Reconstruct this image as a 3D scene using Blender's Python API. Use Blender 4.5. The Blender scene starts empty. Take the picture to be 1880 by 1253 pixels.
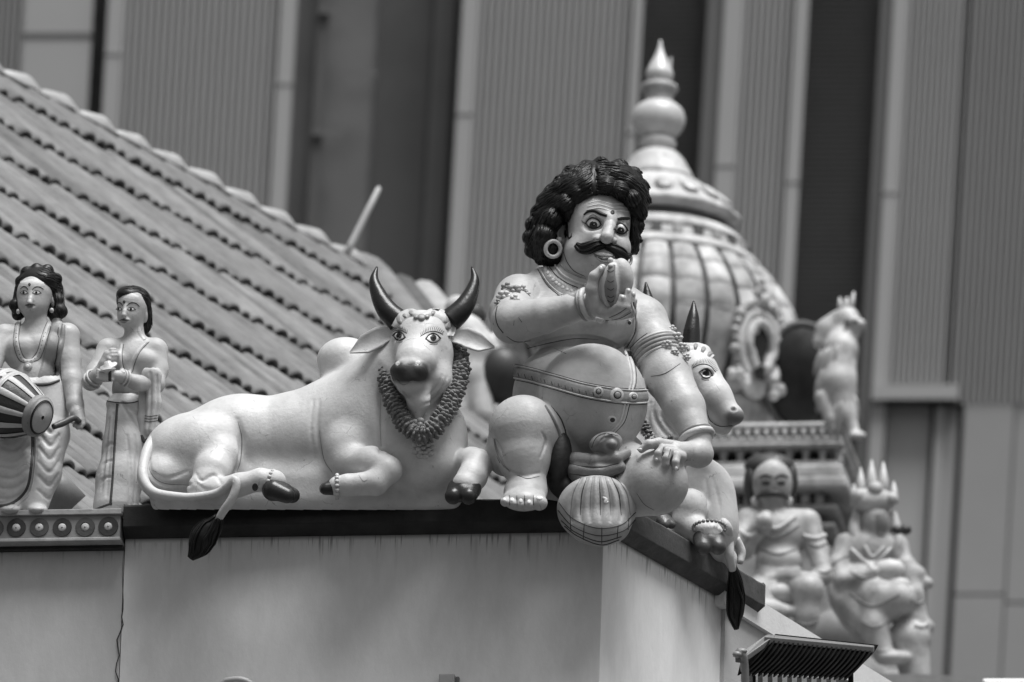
import bpy, bmesh, math, random
import numpy as np
from mathutils import Vector, Matrix

random.seed(7); np.random.seed(7)
SC = bpy.context.scene
COL = SC.collection

# ------------------------------------------------------------------ camera
LENS = 400.0
D0 = 0.002 * 1880 * LENS / 36.0          # the main statue stands about 42 m away
ELEV = math.radians(18.0)                # looking up at the parapet
ROLL = math.radians(1.8)
CAM = np.array([0.0, 0.0, 1.6])
_r0 = np.array([1.0, 0, 0]); _u0 = np.array([0, -math.sin(ELEV), math.cos(ELEV)])
FWD = np.array([0, math.cos(ELEV), math.sin(ELEV)])
RIGHT = math.cos(ROLL) * _r0 + math.sin(ROLL) * _u0
UP = math.cos(ROLL) * _u0 - math.sin(ROLL) * _r0
cd = bpy.data.cameras.new('camera'); cam = bpy.data.objects.new('camera', cd); COL.objects.link(cam)
cd.lens = LENS; cd.sensor_width = 36.0; cd.sensor_fit = 'HORIZONTAL'
cd.clip_start = 0.1; cd.clip_end = 1000.0
cam.matrix_world = Matrix(((RIGHT[0], UP[0], -FWD[0], CAM[0]), (RIGHT[1], UP[1], -FWD[1], CAM[1]),
                           (RIGHT[2], UP[2], -FWD[2], CAM[2]), (0, 0, 0, 1)))
cd.dof.use_dof = True; cd.dof.focus_distance = D0 - 0.05; cd.dof.aperture_fstop = 5.5
SC.camera = cam

# ------------------------------------------------------------------ light: soft grey daylight, black and white
SUN_EL, SUN_AZ = math.radians(70), math.radians(150)      # azimuth: compass from +Y, clockwise; behind the camera, a little right
w = bpy.data.worlds.new('World'); SC.world = w; w.use_nodes = True
nt = w.node_tree; bg = nt.nodes['Background']
sky = nt.nodes.new('ShaderNodeTexSky'); sky.sky_type = 'NISHITA'; sky.sun_disc = False
sky.sun_elevation = SUN_EL; sky.sun_rotation = SUN_AZ; sky.air_density = 2.0; sky.dust_density = 5.0
bw = nt.nodes.new('ShaderNodeRGBToBW')
nt.links.new(sky.outputs[0], bw.inputs[0]); nt.links.new(bw.outputs[0], bg.inputs[0])
bg.inputs[1].default_value = 0.05
sl = bpy.data.lights.new('sun', 'SUN'); sun = bpy.data.objects.new('sun', sl); COL.objects.link(sun)
sl.energy = 2.2; sl.angle = math.radians(32); sl.color = (1, 1, 1)
_sd = Vector((math.sin(SUN_AZ) * math.cos(SUN_EL), math.cos(SUN_AZ) * math.cos(SUN_EL), math.sin(SUN_EL)))
sun.rotation_euler = _sd.to_track_quat('Z', 'Y').to_euler(); sun.location = (0, 0, 30)
SC.view_settings.view_transform = 'Standard'; SC.view_settings.look = 'None'
SC.view_settings.exposure = 0.97; SC.view_settings.gamma = 1.0; SC.view_settings.use_curve_mapping = False
SC.render.engine = 'CYCLES'
SC.cycles.use_denoising = True
SC.cycles.max_bounces = 6

# ------------------------------------------------------------------ places
def P(px, py, d=0.0):
    """a point of the place that is seen at photo pixel px, py when it stands d metres behind the main statue"""
    s = 0.002 * (D0 + d) / D0
    return CAM + FWD * (D0 + d) + RIGHT * ((px - 940) * s) + UP * ((626.5 - py) * s)

class Frame:
    """a local frame for one statue: x, y counted in steps of 2 mm, z towards the street"""
    def __init__(s, ox, oy, d=0.0):
        s.o = np.array([ox, oy, 0.0]); s.c = P(ox, oy, d); s.s = 0.002 * (D0 + d) / D0
    def w(s, V):
        V = np.asarray(V, float).reshape(-1, 3) - s.o
        return s.c + s.s * (V[:, :1] * RIGHT - V[:, 1:2] * UP - V[:, 2:3] * FWD)

# ------------------------------------------------------------------ materials
def _n(nt, t, **kw):
    n = nt.nodes.new(t)
    for k, v in kw.items(): setattr(n, k, v)
    return n

MATS = {}
def mat(name, grey, rough=0.55, mottle=0.12, mscale=6.0, bump=0.25, bscale=120.0, spec=0.4, tone=True, dirt=0.0, dscale=3.0, metal=0.0, coat=0.0, chips=0.0, brush=0.0):
    """painted plaster, wood or metal: a grey with mottling, fine relief and optional dark dirt"""
    if name in MATS: return MATS[name]
    m = bpy.data.materials.new(name); m.use_nodes = True; nt = m.node_tree
    b = nt.nodes['Principled BSDF']; L = nt.links.new
    tc = _n(nt, 'ShaderNodeTexCoord')
    geo = _n(nt, 'ShaderNodeNewGeometry')
    no = _n(nt, 'ShaderNodeTexNoise'); no.inputs['Scale'].default_value = mscale; no.inputs['Detail'].default_value = 6; no.inputs['Roughness'].default_value = 0.6
    L(geo.outputs['Position'], no.inputs['Vector'])
    mr = _n(nt, 'ShaderNodeMapRange'); mr.inputs[1].default_value = 0.3; mr.inputs[2].default_value = 0.7
    mr.inputs[3].default_value = grey * (1 - mottle); mr.inputs[4].default_value = grey * (1 + mottle)
    L(no.outputs[0], mr.inputs[0])
    val = mr.outputs[0]
    if dirt > 0:
        n2 = _n(nt, 'ShaderNodeTexNoise'); n2.inputs['Scale'].default_value = dscale; n2.inputs['Detail'].default_value = 10; n2.inputs['Roughness'].default_value = 0.75
        L(geo.outputs['Position'], n2.inputs['Vector'])
        m2 = _n(nt, 'ShaderNodeMapRange'); m2.inputs[1].default_value = 0.52; m2.inputs[2].default_value = 0.72
        m2.inputs[3].default_value = 1.0; m2.inputs[4].default_value = 1.0 - dirt
        L(n2.outputs[0], m2.inputs[0])
        mu = _n(nt, 'ShaderNodeMath', operation='MULTIPLY'); L(val, mu.inputs[0]); L(m2.outputs[0], mu.inputs[1]); val = mu.outputs[0]
    if tone:
        at = _n(nt, 'ShaderNodeAttribute', attribute_name='tone')
        # the attribute stores (1 - tone), so objects without it stay as they are
        su = _n(nt, 'ShaderNodeMath', operation='SUBTRACT'); su.inputs[0].default_value = 1.0; L(at.outputs['Fac'], su.inputs[1])
        mu = _n(nt, 'ShaderNodeMath', operation='MULTIPLY'); L(val, mu.inputs[0]); L(su.outputs[0], mu.inputs[1]); val = mu.outputs[0]
    if chips > 0:
        # worn paint: small pale chips and dark specks, each with a shape of its own
        vo = _n(nt, 'ShaderNodeTexNoise'); vo.inputs['Scale'].default_value = chips; vo.inputs['Detail'].default_value = 4; vo.inputs['Roughness'].default_value = .7
        L(geo.outputs['Position'], vo.inputs['Vector'])
        mc = _n(nt, 'ShaderNodeMapRange'); mc.inputs[1].default_value = .69; mc.inputs[2].default_value = .71; mc.inputs[3].default_value = 1.0; mc.inputs[4].default_value = .55; L(vo.outputs[0], mc.inputs[0])
        mu = _n(nt, 'ShaderNodeMath', operation='MULTIPLY'); L(val, mu.inputs[0]); L(mc.outputs[0], mu.inputs[1]); val = mu.outputs[0]
        # sparse hairline cracks
        wv = _n(nt, 'ShaderNodeVectorMath', operation='MULTIPLY_ADD'); L(no.outputs['Color'], wv.inputs[0]); wv.inputs[1].default_value = (.06, .06, .06); L(geo.outputs['Position'], wv.inputs[2])
        cr = _n(nt, 'ShaderNodeTexVoronoi', feature='DISTANCE_TO_EDGE'); cr.inputs['Scale'].default_value = 5.5; L(wv.outputs[0], cr.inputs['Vector'])
        c1 = _n(nt, 'ShaderNodeMapRange'); c1.inputs[1].default_value = .002; c1.inputs[2].default_value = .007; c1.inputs[3].default_value = .5; c1.inputs[4].default_value = 0.0; L(cr.outputs['Distance'], c1.inputs[0])
        c2 = _n(nt, 'ShaderNodeMapRange'); c2.inputs[1].default_value = .54; c2.inputs[2].default_value = .62; L(no.outputs[0], c2.inputs[0])
        c3 = _n(nt, 'ShaderNodeMath', operation='MULTIPLY'); L(c1.outputs[0], c3.inputs[0]); L(c2.outputs[0], c3.inputs[1])
        c4 = _n(nt, 'ShaderNodeMath', operation='SUBTRACT'); c4.inputs[0].default_value = 1.0; L(c3.outputs[0], c4.inputs[1])
        mu = _n(nt, 'ShaderNodeMath', operation='MULTIPLY'); L(val, mu.inputs[0]); L(c4.outputs[0], mu.inputs[1]); val = mu.outputs[0]
        md = _n(nt, 'ShaderNodeMapRange'); md.inputs[1].default_value = .27; md.inputs[2].default_value = .29; md.inputs[3].default_value = 1.25; md.inputs[4].default_value = 1.0; L(vo.outputs[0], md.inputs[0])
        mu = _n(nt, 'ShaderNodeMath', operation='MULTIPLY'); L(val, mu.inputs[0]); L(md.outputs[0], mu.inputs[1]); val = mu.outputs[0]
    L(val, b.inputs['Base Color'])
    rr_ = _n(nt, 'ShaderNodeMapRange'); rr_.inputs[1].default_value = .3; rr_.inputs[2].default_value = .7; rr_.inputs[3].default_value = min(rough * 1.3, 1); rr_.inputs[4].default_value = rough * .75
    L(no.outputs[0], rr_.inputs[0]); L(rr_.outputs[0], b.inputs['Roughness'])
    b.inputs['Roughness'].default_value = rough; b.inputs['Specular IOR Level'].default_value = spec; b.inputs['Metallic'].default_value = metal
    if coat: b.inputs['Coat Weight'].default_value = coat; b.inputs['Coat Roughness'].default_value = 0.2
    if bump > 0:
        n3 = _n(nt, 'ShaderNodeTexNoise'); n3.inputs['Scale'].default_value = bscale; n3.inputs['Detail'].default_value = 5; n3.inputs['Roughness'].default_value = 0.65
        L(geo.outputs['Position'], n3.inputs['Vector'])
        bp = _n(nt, 'ShaderNodeBump'); bp.inputs['Strength'].default_value = bump; bp.inputs['Distance'].default_value = 0.004
        ht = n3.outputs[0]
        if brush > 0:
            # brush marks and hand-smoothed plaster: broader, uneven relief
            n4 = _n(nt, 'ShaderNodeTexNoise'); n4.inputs['Scale'].default_value = bscale * .28; n4.inputs['Detail'].default_value = 3; n4.inputs['Distortion'].default_value = 1.5
            L(geo.outputs['Position'], n4.inputs['Vector']); ma = _n(nt, 'ShaderNodeMath', operation='MULTIPLY_ADD'); L(n4.outputs[0], ma.inputs[0]); ma.inputs[1].default_value = brush; L(ht, ma.inputs[2]); ht = ma.outputs[0]
        L(ht, bp.inputs['Height']); L(bp.outputs[0], b.inputs['Normal'])
    MATS[name] = m
    return m

# ------------------------------------------------------------------ objects
def empty(name, loc, label=None, cat=None, group=None):
    o = bpy.data.objects.new(name, None); COL.objects.link(o); o.location = tuple(loc)
    o.empty_display_size = 0.1
    if label: o['label'] = label; o['category'] = cat
    if group: o['group'] = group
    return o
_LOC = {}
def root(name, loc, label, cat, group=None):
    o = empty(name, loc, label, cat, group); _LOC[o.name] = np.array(loc, float); return o
def wloc(o):
    """world position of an object (no rotations are used on parents)"""
    p = np.zeros(3)
    while o is not None:
        p = p + np.array(o.location); o = o.parent
    return p
def mesh(name, V, F, m, parent=None, smooth=True, tone=None, label=None, cat=None, group=None, kind=None):
    """V in world coordinates; F list of faces or an (n,4) array"""
    V = np.asarray(V, float).reshape(-1, 3)
    if parent is None:
        loc = np.array([(V[:, 0].min() + V[:, 0].max()) / 2, (V[:, 1].min() + V[:, 1].max()) / 2, V[:, 2].min()])
        off = loc
    else:
        off = wloc(parent); loc = np.zeros(3)
    me = bpy.data.meshes.new(name)
    Vl = V - off
    if isinstance(F, np.ndarray):
        k = F.shape[1]; n = len(F)
        me.vertices.add(len(Vl)); me.vertices.foreach_set('co', Vl.astype(np.float32).ravel())
        me.loops.add(n * k); me.loops.foreach_set('vertex_index', F.astype(np.int32).ravel())
        me.polygons.add(n); me.polygons.foreach_set('loop_start', np.arange(0, n * k, k, dtype=np.int32))
        me.update(calc_edges=True); me.validate()
    else:
        me.from_pydata([tuple(v) for v in Vl], [], [tuple(int(i) for i in f) for f in F]); me.update()
    if smooth: me.polygons.foreach_set('use_smooth', [True] * len(me.polygons))
    if tone is not None and len(tone) == len(me.vertices):
        a = me.attributes.new('tone', 'FLOAT', 'POINT'); a.data.foreach_set('value', (1.0 - np.asarray(tone)).astype(np.float32))
    if m is not None: me.materials.append(m)
    o = bpy.data.objects.new(name, me); COL.objects.link(o); o.location = tuple(loc)
    if parent is not None: o.parent = parent
    if label: o['label'] = label
    if cat: o['category'] = cat
    if group: o['group'] = group
    if kind: o['kind'] = kind
    return o

def join(parts):
    """[(V,F),...] -> one V,F (faces as lists)"""
    V = []; F = []; n = 0
    for v, f in parts:
        v = np.asarray(v, float).reshape(-1, 3); V.append(v); F += [[int(i) + n for i in q] for q in f]; n += len(v)
    return np.vstack(V), F

def box_axes(o, a, b, c):
    """a box from corner o along three edge vectors"""
    o = np.asarray(o, float); a = np.asarray(a, float); b = np.asarray(b, float); c = np.asarray(c, float)
    V = [o, o + a, o + a + b, o + b, o + c, o + a + c, o + a + b + c, o + b + c]
    F = [[0, 3, 2, 1], [4, 5, 6, 7], [0, 1, 5, 4], [1, 2, 6, 5], [2, 3, 7, 6], [3, 0, 4, 7]]
    if np.dot(np.cross(a, b), c) < 0: F = [f[::-1] for f in F]
    return np.array(V), F
def bevel(o, wd=0.004, seg=2):
    md = o.modifiers.new('bevel', 'BEVEL'); md.width = wd; md.segments = seg; md.limit_method = 'ANGLE'; return o

def catmull(pts, n):
    """smooth curve through the points, n samples"""
    p = np.asarray(pts, float)
    if len(p) == 2:
        t = np.linspace(0, 1, n)[:, None]; return p[0] * (1 - t) + p[1] * t
    q = np.vstack([2 * p[0] - p[1], p, 2 * p[-1] - p[-2]])
    seg = np.linalg.norm(np.diff(p[:, :2] if p.shape[1] < 3 else p[:, :3], axis=0), axis=1); cum = np.concatenate([[0], np.cumsum(seg)])
    t = np.linspace(0, cum[-1], n); i = np.clip(np.searchsorted(cum, t, side='right') - 1, 0, len(p) - 2)
    u = ((t - cum[i]) / np.maximum(cum[i + 1] - cum[i], 1e-9))[:, None]
    a, b, c, d = q[i], q[i + 1], q[i + 2], q[i + 3]
    return 0.5 * ((2 * b) + (c - a) * u + (2 * a - 5 * b + 4 * c - d) * u * u + (3 * b - a - 3 * c + d) * u ** 3)

def tube(path, radii, seg=8, closed=False, caps=True, flat=None):
    """a tube along a 3-D path (any frame); radii one number or one per point; flat squashes the section"""
    p = np.asarray(path, float); n = len(p)
    r = np.full(n, radii, float) if np.isscalar(radii) else np.interp(np.linspace(0, 1, n), np.linspace(0, 1, len(radii)), radii)
    if closed: t = np.roll(p, -1, 0) - np.roll(p, 1, 0)
    else: t = np.gradient(p, axis=0)
    t /= np.maximum(np.linalg.norm(t, axis=1), 1e-9)[:, None]
    ref = np.array([0.13, 0.27, 0.95]); u = np.cross(t[0], ref); u /= np.linalg.norm(u)
    V = []
    for i in range(n):
        u = u - t[i] * np.dot(u, t[i]); u /= max(np.linalg.norm(u), 1e-9); v = np.cross(t[i], u)
        for k in range(seg):
            a = 2 * math.pi * k / seg
            V.append(p[i] + r[i] * (math.cos(a) * u + math.sin(a) * (flat or 1.0) * v))
    F = []
    m = n if closed else n - 1
    for i in range(m):
        j = (i + 1) % n
        for k in range(seg):
            l = (k + 1) % seg; F.append([i * seg + k, i * seg + l, j * seg + l, j * seg + k])
    if caps and not closed:
        F.append(list(range(seg))[::-1]); F.append([(n - 1) * seg + k for k in range(seg)])
    return np.array(V), F

def ball(c, r, nu=12, nv=8):
    """ellipsoid mesh"""
    r = np.array([r, r, r]) if np.isscalar(r) else np.asarray(r, float)
    V = [[0, 0, 1]]; F = []
    for j in range(1, nv):
        th = math.pi * j / nv
        for i in range(nu):
            ph = 2 * math.pi * i / nu; V.append([math.sin(th) * math.cos(ph), math.sin(th) * math.sin(ph), math.cos(th)])
    V.append([0, 0, -1])
    for i in range(nu):
        F.append([0, 1 + i, 1 + (i + 1) % nu]); F.append([len(V) - 1, 1 + (nv - 2) * nu + (i + 1) % nu, 1 + (nv - 2) * nu + i])
    for j in range(nv - 2):
        for i in range(nu):
            a = 1 + j * nu + i; b = 1 + j * nu + (i + 1) % nu; F.append([a, a + nu, b + nu, b])
    return np.array(V) * r + np.asarray(c, float), F

def flipF(F): return [list(f)[::-1] for f in F]

# ------------------------------------------------------------------ clay: signed distance volumes turned into one smooth surface
class Clay:
    """coordinates px, py (down), z (towards the street), all in the same 2 mm steps"""
    def __init__(s, lo, hi, h, lean=0.0, y0=0.0):
        s.lean = lean; s.y0 = y0              # an upright thing leans back from the tilted line of sight
        s.lo = np.array(lo, float); s.h = h
        s.n = np.ceil((np.array(hi, float) - s.lo) / h).astype(int) + 1
        s.F = np.full(s.n, 60.0, np.float32); s.hm = None
    def _l(s, c):
        c = np.array(c, float); c[2] += s.lean * (c[1] - s.y0); return c
    def _ax(s, lo, hi):
        i0 = np.clip(np.floor((lo - s.lo) / s.h).astype(int), 0, s.n - 1); i1 = np.clip(np.ceil((hi - s.lo) / s.h).astype(int) + 1, 1, s.n)
        if np.any(i1 <= i0): return None
        A = [(s.lo[k] + s.h * np.arange(i0[k], i1[k])).astype(np.float32) for k in range(3)]
        return (slice(i0[0], i1[0]), slice(i0[1], i1[1]), slice(i0[2], i1[2])), A[0][:, None, None], A[1][None, :, None], A[2][None, None, :]
    def _put(s, fn, lo, hi, k, cut):
        s.hm = None
        pad = max(k, 0) + 5 * s.h + 4
        g = s._ax(np.array(lo) - pad, np.array(hi) + pad)
        if g is None: return s
        sl, X, Y, Z = g; d = fn(X, Y, Z).astype(np.float32)
        if cut:
            # smooth subtraction: max(F, -d)
            a = s.F[sl]; b = -d
            if k > 0:
                hh = np.maximum(k - np.abs(a - b), 0) / k; s.F[sl] = np.maximum(a, b) + hh * hh * k * 0.25
            else: s.F[sl] = np.maximum(a, b)
        else:
            a = s.F[sl]
            if k > 0:
                hh = np.maximum(k - np.abs(a - d), 0) / k; s.F[sl] = np.minimum(a, d) - hh * hh * k * 0.25
            else: s.F[sl] = np.minimum(a, d)
        return s
    def ell(s, c, r, k=8, rot=None, cut=False):
        """ellipsoid; rot = (about z, about y, about x) in degrees, in the px, py, z axes"""
        c = s._l(c); r = np.asarray(r if not np.isscalar(r) else (r, r, r), float)
        if rot is None: R = np.eye(3); ext = r
        else:
            az, ay, ax = [math.radians(q) for q in (tuple(rot) + (0, 0, 0))[:3]] if not np.isscalar(rot) else (math.radians(rot), 0, 0)
            Rz = np.array([[math.cos(az), -math.sin(az), 0], [math.sin(az), math.cos(az), 0], [0, 0, 1]])
            Ry = np.array([[math.cos(ay), 0, math.sin(ay)], [0, 1, 0], [-math.sin(ay), 0, math.cos(ay)]])
            Rx = np.array([[1, 0, 0], [0, math.cos(ax), -math.sin(ax)], [0, math.sin(ax), math.cos(ax)]])
            R = Rz @ Ry @ Rx; ext = np.sqrt(((R * r) ** 2).sum(1))
        def fn(X, Y, Z):
            x, y, z = X - c[0], Y - c[1], Z - c[2]
            u = (R[0, 0] * x + R[1, 0] * y + R[2, 0] * z); v = (R[0, 1] * x + R[1, 1] * y + R[2, 1] * z); q = (R[0, 2] * x + R[1, 2] * y + R[2, 2] * z)
            k0 = np.sqrt((u / r[0]) ** 2 + (v / r[1]) ** 2 + (q / r[2]) ** 2)
            k1 = np.sqrt((u / r[0] ** 2) ** 2 + (v / r[1] ** 2) ** 2 + (q / r[2] ** 2) ** 2)
            return k0 * (k0 - 1) / np.maximum(k1, 1e-6)
        return s._put(fn, c - ext, c + ext, k, cut)
    def cone(s, a, b, ra, rb, k=8, cut=False, sq=None, raw=False):
        """tapered capsule; sq=(axis vector, factor) squashes the section along that axis"""
        if not raw: a = s._l(a); b = s._l(b)
        ba = b - a; l2 = max(ba @ ba, 1e-6)
        rm = max(ra, rb)
        if sq is not None:
            ax = np.asarray(sq[0], float); ax /= np.linalg.norm(ax); g = 1.0 / sq[1] - 1.0
        def fn(X, Y, Z):
            x, y, z = X - a[0], Y - a[1], Z - a[2]
            t = np.clip((x * ba[0] + y * ba[1] + z * ba[2]) / l2, 0, 1)
            x = x - t * ba[0]; y = y - t * ba[1]; z = z - t * ba[2]
            if sq is not None:
                m = (x * ax[0] + y * ax[1] + z * ax[2]) * g; x = x + m * ax[0]; y = y + m * ax[1]; z = z + m * ax[2]
            d = np.sqrt(x * x + y * y + z * z) - (ra + (rb - ra) * t)
            return d * (sq[1] if sq is not None and sq[1] < 1 else 1)
        return s._put(fn, np.minimum(a, b) - rm, np.maximum(a, b) + rm, k, cut)
    def limb(s, pts, rad, k=8, cut=False, sq=None, n=None):
        pts = np.asarray(pts, float)
        if n:
            rad = np.interp(np.linspace(0, 1, n), np.linspace(0, 1, len(rad)), rad); pts = catmull(pts, n)
        for i in range(len(pts) - 1): s.cone(pts[i], pts[i + 1], rad[i], rad[i + 1], (k if i == 0 or cut else max(min(k, rad[i] * .6), .5)), cut, sq)
        return s
    def ring(s, c, R, r, nrm=(0, 0, 1), k=2, cut=False):
        c = s._l(c); nrm = np.asarray(nrm, float); nrm /= np.linalg.norm(nrm)
        def fn(X, Y, Z):
            x, y, z = X - c[0], Y - c[1], Z - c[2]; h = x * nrm[0] + y * nrm[1] + z * nrm[2]
            q = np.sqrt(np.maximum(x * x + y * y + z * z - h * h, 0)) - R
            return np.sqrt(q * q + h * h) - r
        e = R + r
        return s._put(fn, c - e, c + e, k, cut)
    def _stroke(s, pts, rad, k, n, depth, cut):
        p = catmull(pts, n); z = s.front(p[:, 0], p[:, 1])
        q = np.column_stack([p, z + depth]); r = np.interp(np.linspace(0, 1, n), np.linspace(0, 1, len(np.atleast_1d(rad))), np.atleast_1d(rad))
        seg = [i for i in range(n - 1) if abs(q[i + 1, 2] - q[i, 2]) < 40]
        if not seg: return s
        def fn(X, Y, Z):
            d = None
            for i in seg:
                ba = q[i + 1] - q[i]; l2 = max(ba @ ba, 1e-6); x, y, z_ = X - q[i, 0], Y - q[i, 1], Z - q[i, 2]
                t = np.clip((x * ba[0] + y * ba[1] + z_ * ba[2]) / l2, 0, 1)
                e = np.sqrt((x - t * ba[0]) ** 2 + (y - t * ba[1]) ** 2 + (z_ - t * ba[2]) ** 2) - (r[i] + (r[i + 1] - r[i]) * t)
                d = e if d is None else np.minimum(d, e)
            return d
        rm = r.max(); return s._put(fn, q[:, :3].min(0) - rm, q[:, :3].max(0) + rm, k, cut)
    def grooves(s, pts, rad, k=2.0, n=24, depth=0.0):
        """a carved line that follows the front surface; pts in px, py"""
        return s._stroke(pts, rad, k, n, depth, True)
    def ridge(s, pts, rad, k=2.0, n=24, depth=0.0): return s._stroke(pts, rad, k, n, depth, False)
    def rough(s, amp, freq, seed=0):
        """gentle hand-modelled unevenness"""
        rng = np.random.RandomState(seed)
        X = (s.lo[0] + s.h * np.arange(s.n[0]))[:, None, None]; Y = (s.lo[1] + s.h * np.arange(s.n[1]))[None, :, None]; Z = (s.lo[2] + s.h * np.arange(s.n[2]))[None, None, :]
        for j in range(3):
            a = rng.uniform(-1, 1, 3) * freq; p = rng.uniform(0, 6.28, 3); b = rng.uniform(-1, 1, 3) * freq
            s.F += (amp / 3 * np.sin(a[0] * X + p[0]) * 1.0).astype(np.float32) * np.sin(a[1] * Y + p[1] + b[0] * X).astype(np.float32) * np.sin(a[2] * Z + p[2]).astype(np.float32)
        s.hm = None; return s
    def front(s, px, py):
        """z of the surface seen from the street"""
        if s.hm is None:
            neg = s.F < 0; rev = neg[:, :, ::-1]; any_ = rev.any(2); idx = s.n[2] - 1 - rev.argmax(2)
            idx = np.where(any_, idx, 0); i2 = np.minimum(idx + 1, s.n[2] - 1)
            I, J = np.indices(idx.shape); f0 = s.F[I, J, idx]; f1 = s.F[I, J, i2]
            t = np.clip(f0 / np.where(np.abs(f0 - f1) < 1e-6, -1e-6, f0 - f1), 0, 1)
            hm = s.lo[2] + s.h * (idx + t); hm[~any_] = np.nan
            # fill holes outside the silhouette from the nearest filled neighbours
            for _ in range(12):
                bad = np.isnan(hm)
                if not bad.any(): break
                acc = np.zeros_like(hm); cnt = np.zeros_like(hm)
                for dx, dy in ((1, 0), (-1, 0), (0, 1), (0, -1)):
                    q = np.roll(hm, (dx, dy), (0, 1)); ok = ~np.isnan(q); acc[ok] += q[ok]; cnt[ok] += 1
                f = bad & (cnt > 0); hm[f] = acc[f] / cnt[f]
            hm[np.isnan(hm)] = 0
            s.hm = hm
        x = np.clip((np.asarray(px, float) - s.lo[0]) / s.h, 0, s.n[0] - 1.001); y = np.clip((np.asarray(py, float) - s.lo[1]) / s.h, 0, s.n[1] - 1.001)
        i = x.astype(int); j = y.astype(int); u = x - i; v = y - j; H = s.hm
        return H[i, j] * (1 - u) * (1 - v) + H[i + 1, j] * u * (1 - v) + H[i, j + 1] * (1 - u) * v + H[i + 1, j + 1] * u * v
    def normal(s, p):
        p = np.asarray(p, float).reshape(-1, 3); q = np.clip(np.rint((p - s.lo) / s.h).astype(int), 1, s.n - 2)
        i, j, k = q.T; F = s.F
        g = np.column_stack([F[i + 1, j, k] - F[i - 1, j, k], F[i, j + 1, k] - F[i, j - 1, k], F[i, j, k + 1] - F[i, j, k - 1]])
        return g / np.maximum(np.linalg.norm(g, axis=1), 1e-6)[:, None]
    def surface(s):
        """naive surface nets -> V (px, py, z), F quads"""
        F = s.F; S = F < 0
        c = np.zeros(tuple(s.n - 1), np.uint8)
        for dx in (0, 1):
            for dy in (0, 1):
                for dz in (0, 1):
                    c += S[dx:s.n[0] - 1 + dx, dy:s.n[1] - 1 + dy, dz:s.n[2] - 1 + dz]
        mix = (c > 0) & (c < 8); I, J, K = np.nonzero(mix); N = len(I)
        idx = np.full(mix.shape, -1, np.int32); idx[I, J, K] = np.arange(N)
        corners = [(dx, dy, dz) for dx in (0, 1) for dy in (0, 1) for dz in (0, 1)]
        val = np.stack([F[I + a, J + b, K + d] for a, b, d in corners], 1)
        acc = np.zeros((N, 3)); cnt = np.zeros(N)
        for a in range(8):
            for b in range(a + 1, 8):
                ca = np.array(corners[a]); cb = np.array(corners[b])
                if np.abs(ca - cb).sum() != 1: continue
                va, vb = val[:, a], val[:, b]; cr = (va < 0) != (vb < 0)
                t = np.where(cr, va / np.where(np.abs(va - vb) < 1e-9, 1e-9, va - vb), 0)
                acc += np.where(cr[:, None], ca + t[:, None] * (cb - ca), 0); cnt += cr
        V = s.lo + s.h * (np.column_stack([I, J, K]) + acc / np.maximum(cnt, 1)[:, None])
        Q = []
        for ax in range(3):
            sl0 = [slice(1, -1)] * 3; sl1 = [slice(1, -1)] * 3
            sl0[ax] = slice(0, s.n[ax] - 1); sl1[ax] = slice(1, s.n[ax])
            A = S[tuple(sl0)]; B = S[tuple(sl1)]; ch = A != B; i, j, k = np.nonzero(ch)
            q = [i + 1, j + 1, k + 1]; q[ax] = q[ax] - 1
            i, j, k = q; o1, o2 = [(1, 2), (2, 0), (0, 1)][ax]
            def cell(d1, d2):
                z = [i.copy(), j.copy(), k.copy()]; z[o1] = z[o1] - d1; z[o2] = z[o2] - d2; return idx[z[0], z[1], z[2]]
            quad = np.column_stack([cell(1, 1), cell(0, 1), cell(0, 0), cell(1, 0)])
            fl = A[ch]
            quad[~fl] = quad[~fl][:, ::-1]; Q.append(quad)
        Q = np.vstack(Q); Q = Q[(Q >= 0).all(1)]
        return V, Q[:, ::-1]      # py points down: mirror the winding

def put(fr, name, VF, m, parent, **kw):
    """mesh given in a statue frame -> world"""
    V, F = VF
    F = F if isinstance(F, np.ndarray) else F
    return mesh(name, fr.w(V), F, m, parent, **kw)

def ribbon(clay, pts, wid, rise=1.2, n=30, across=5, lift=0.4, taper=False, edge=-0.6):
    """a raised painted or modelled strip that follows the front surface of the clay"""
    p = catmull(pts, n); t = np.gradient(p, axis=0); t /= np.maximum(np.linalg.norm(t, axis=1), 1e-9)[:, None]; nn = np.column_stack([-t[:, 1], t[:, 0]])
    wd = np.full(n, wid, float) if np.isscalar(wid) else np.interp(np.linspace(0, 1, n), np.linspace(0, 1, len(wid)), wid)
    u = np.linspace(-1, 1, across); prof = np.sqrt(np.maximum(1 - u ** 2 * 0.96, 0)); prof[0] = prof[-1] = 0
    XY = p[:, None, :] + nn[:, None, :] * (wd[:, None] * 0.5 * u[None, :])[:, :, None]
    X = XY[:, :, 0].ravel(); Y = XY[:, :, 1].ravel(); Z = clay.front(X, Y)
    nr = clay.normal(np.column_stack([X, Y, Z])); h = (lift + rise * np.tile(prof, n)); h.reshape(n, across)[:, [0, -1]] = edge
    V = np.column_stack([X, Y, Z]) + nr * h[:, None]
    F = []
    for i in range(n - 1):
        for k in range(across - 1):
            a = i * across + k; F.append([a, a + across, a + across + 1, a + 1])
    return V, F

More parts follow.
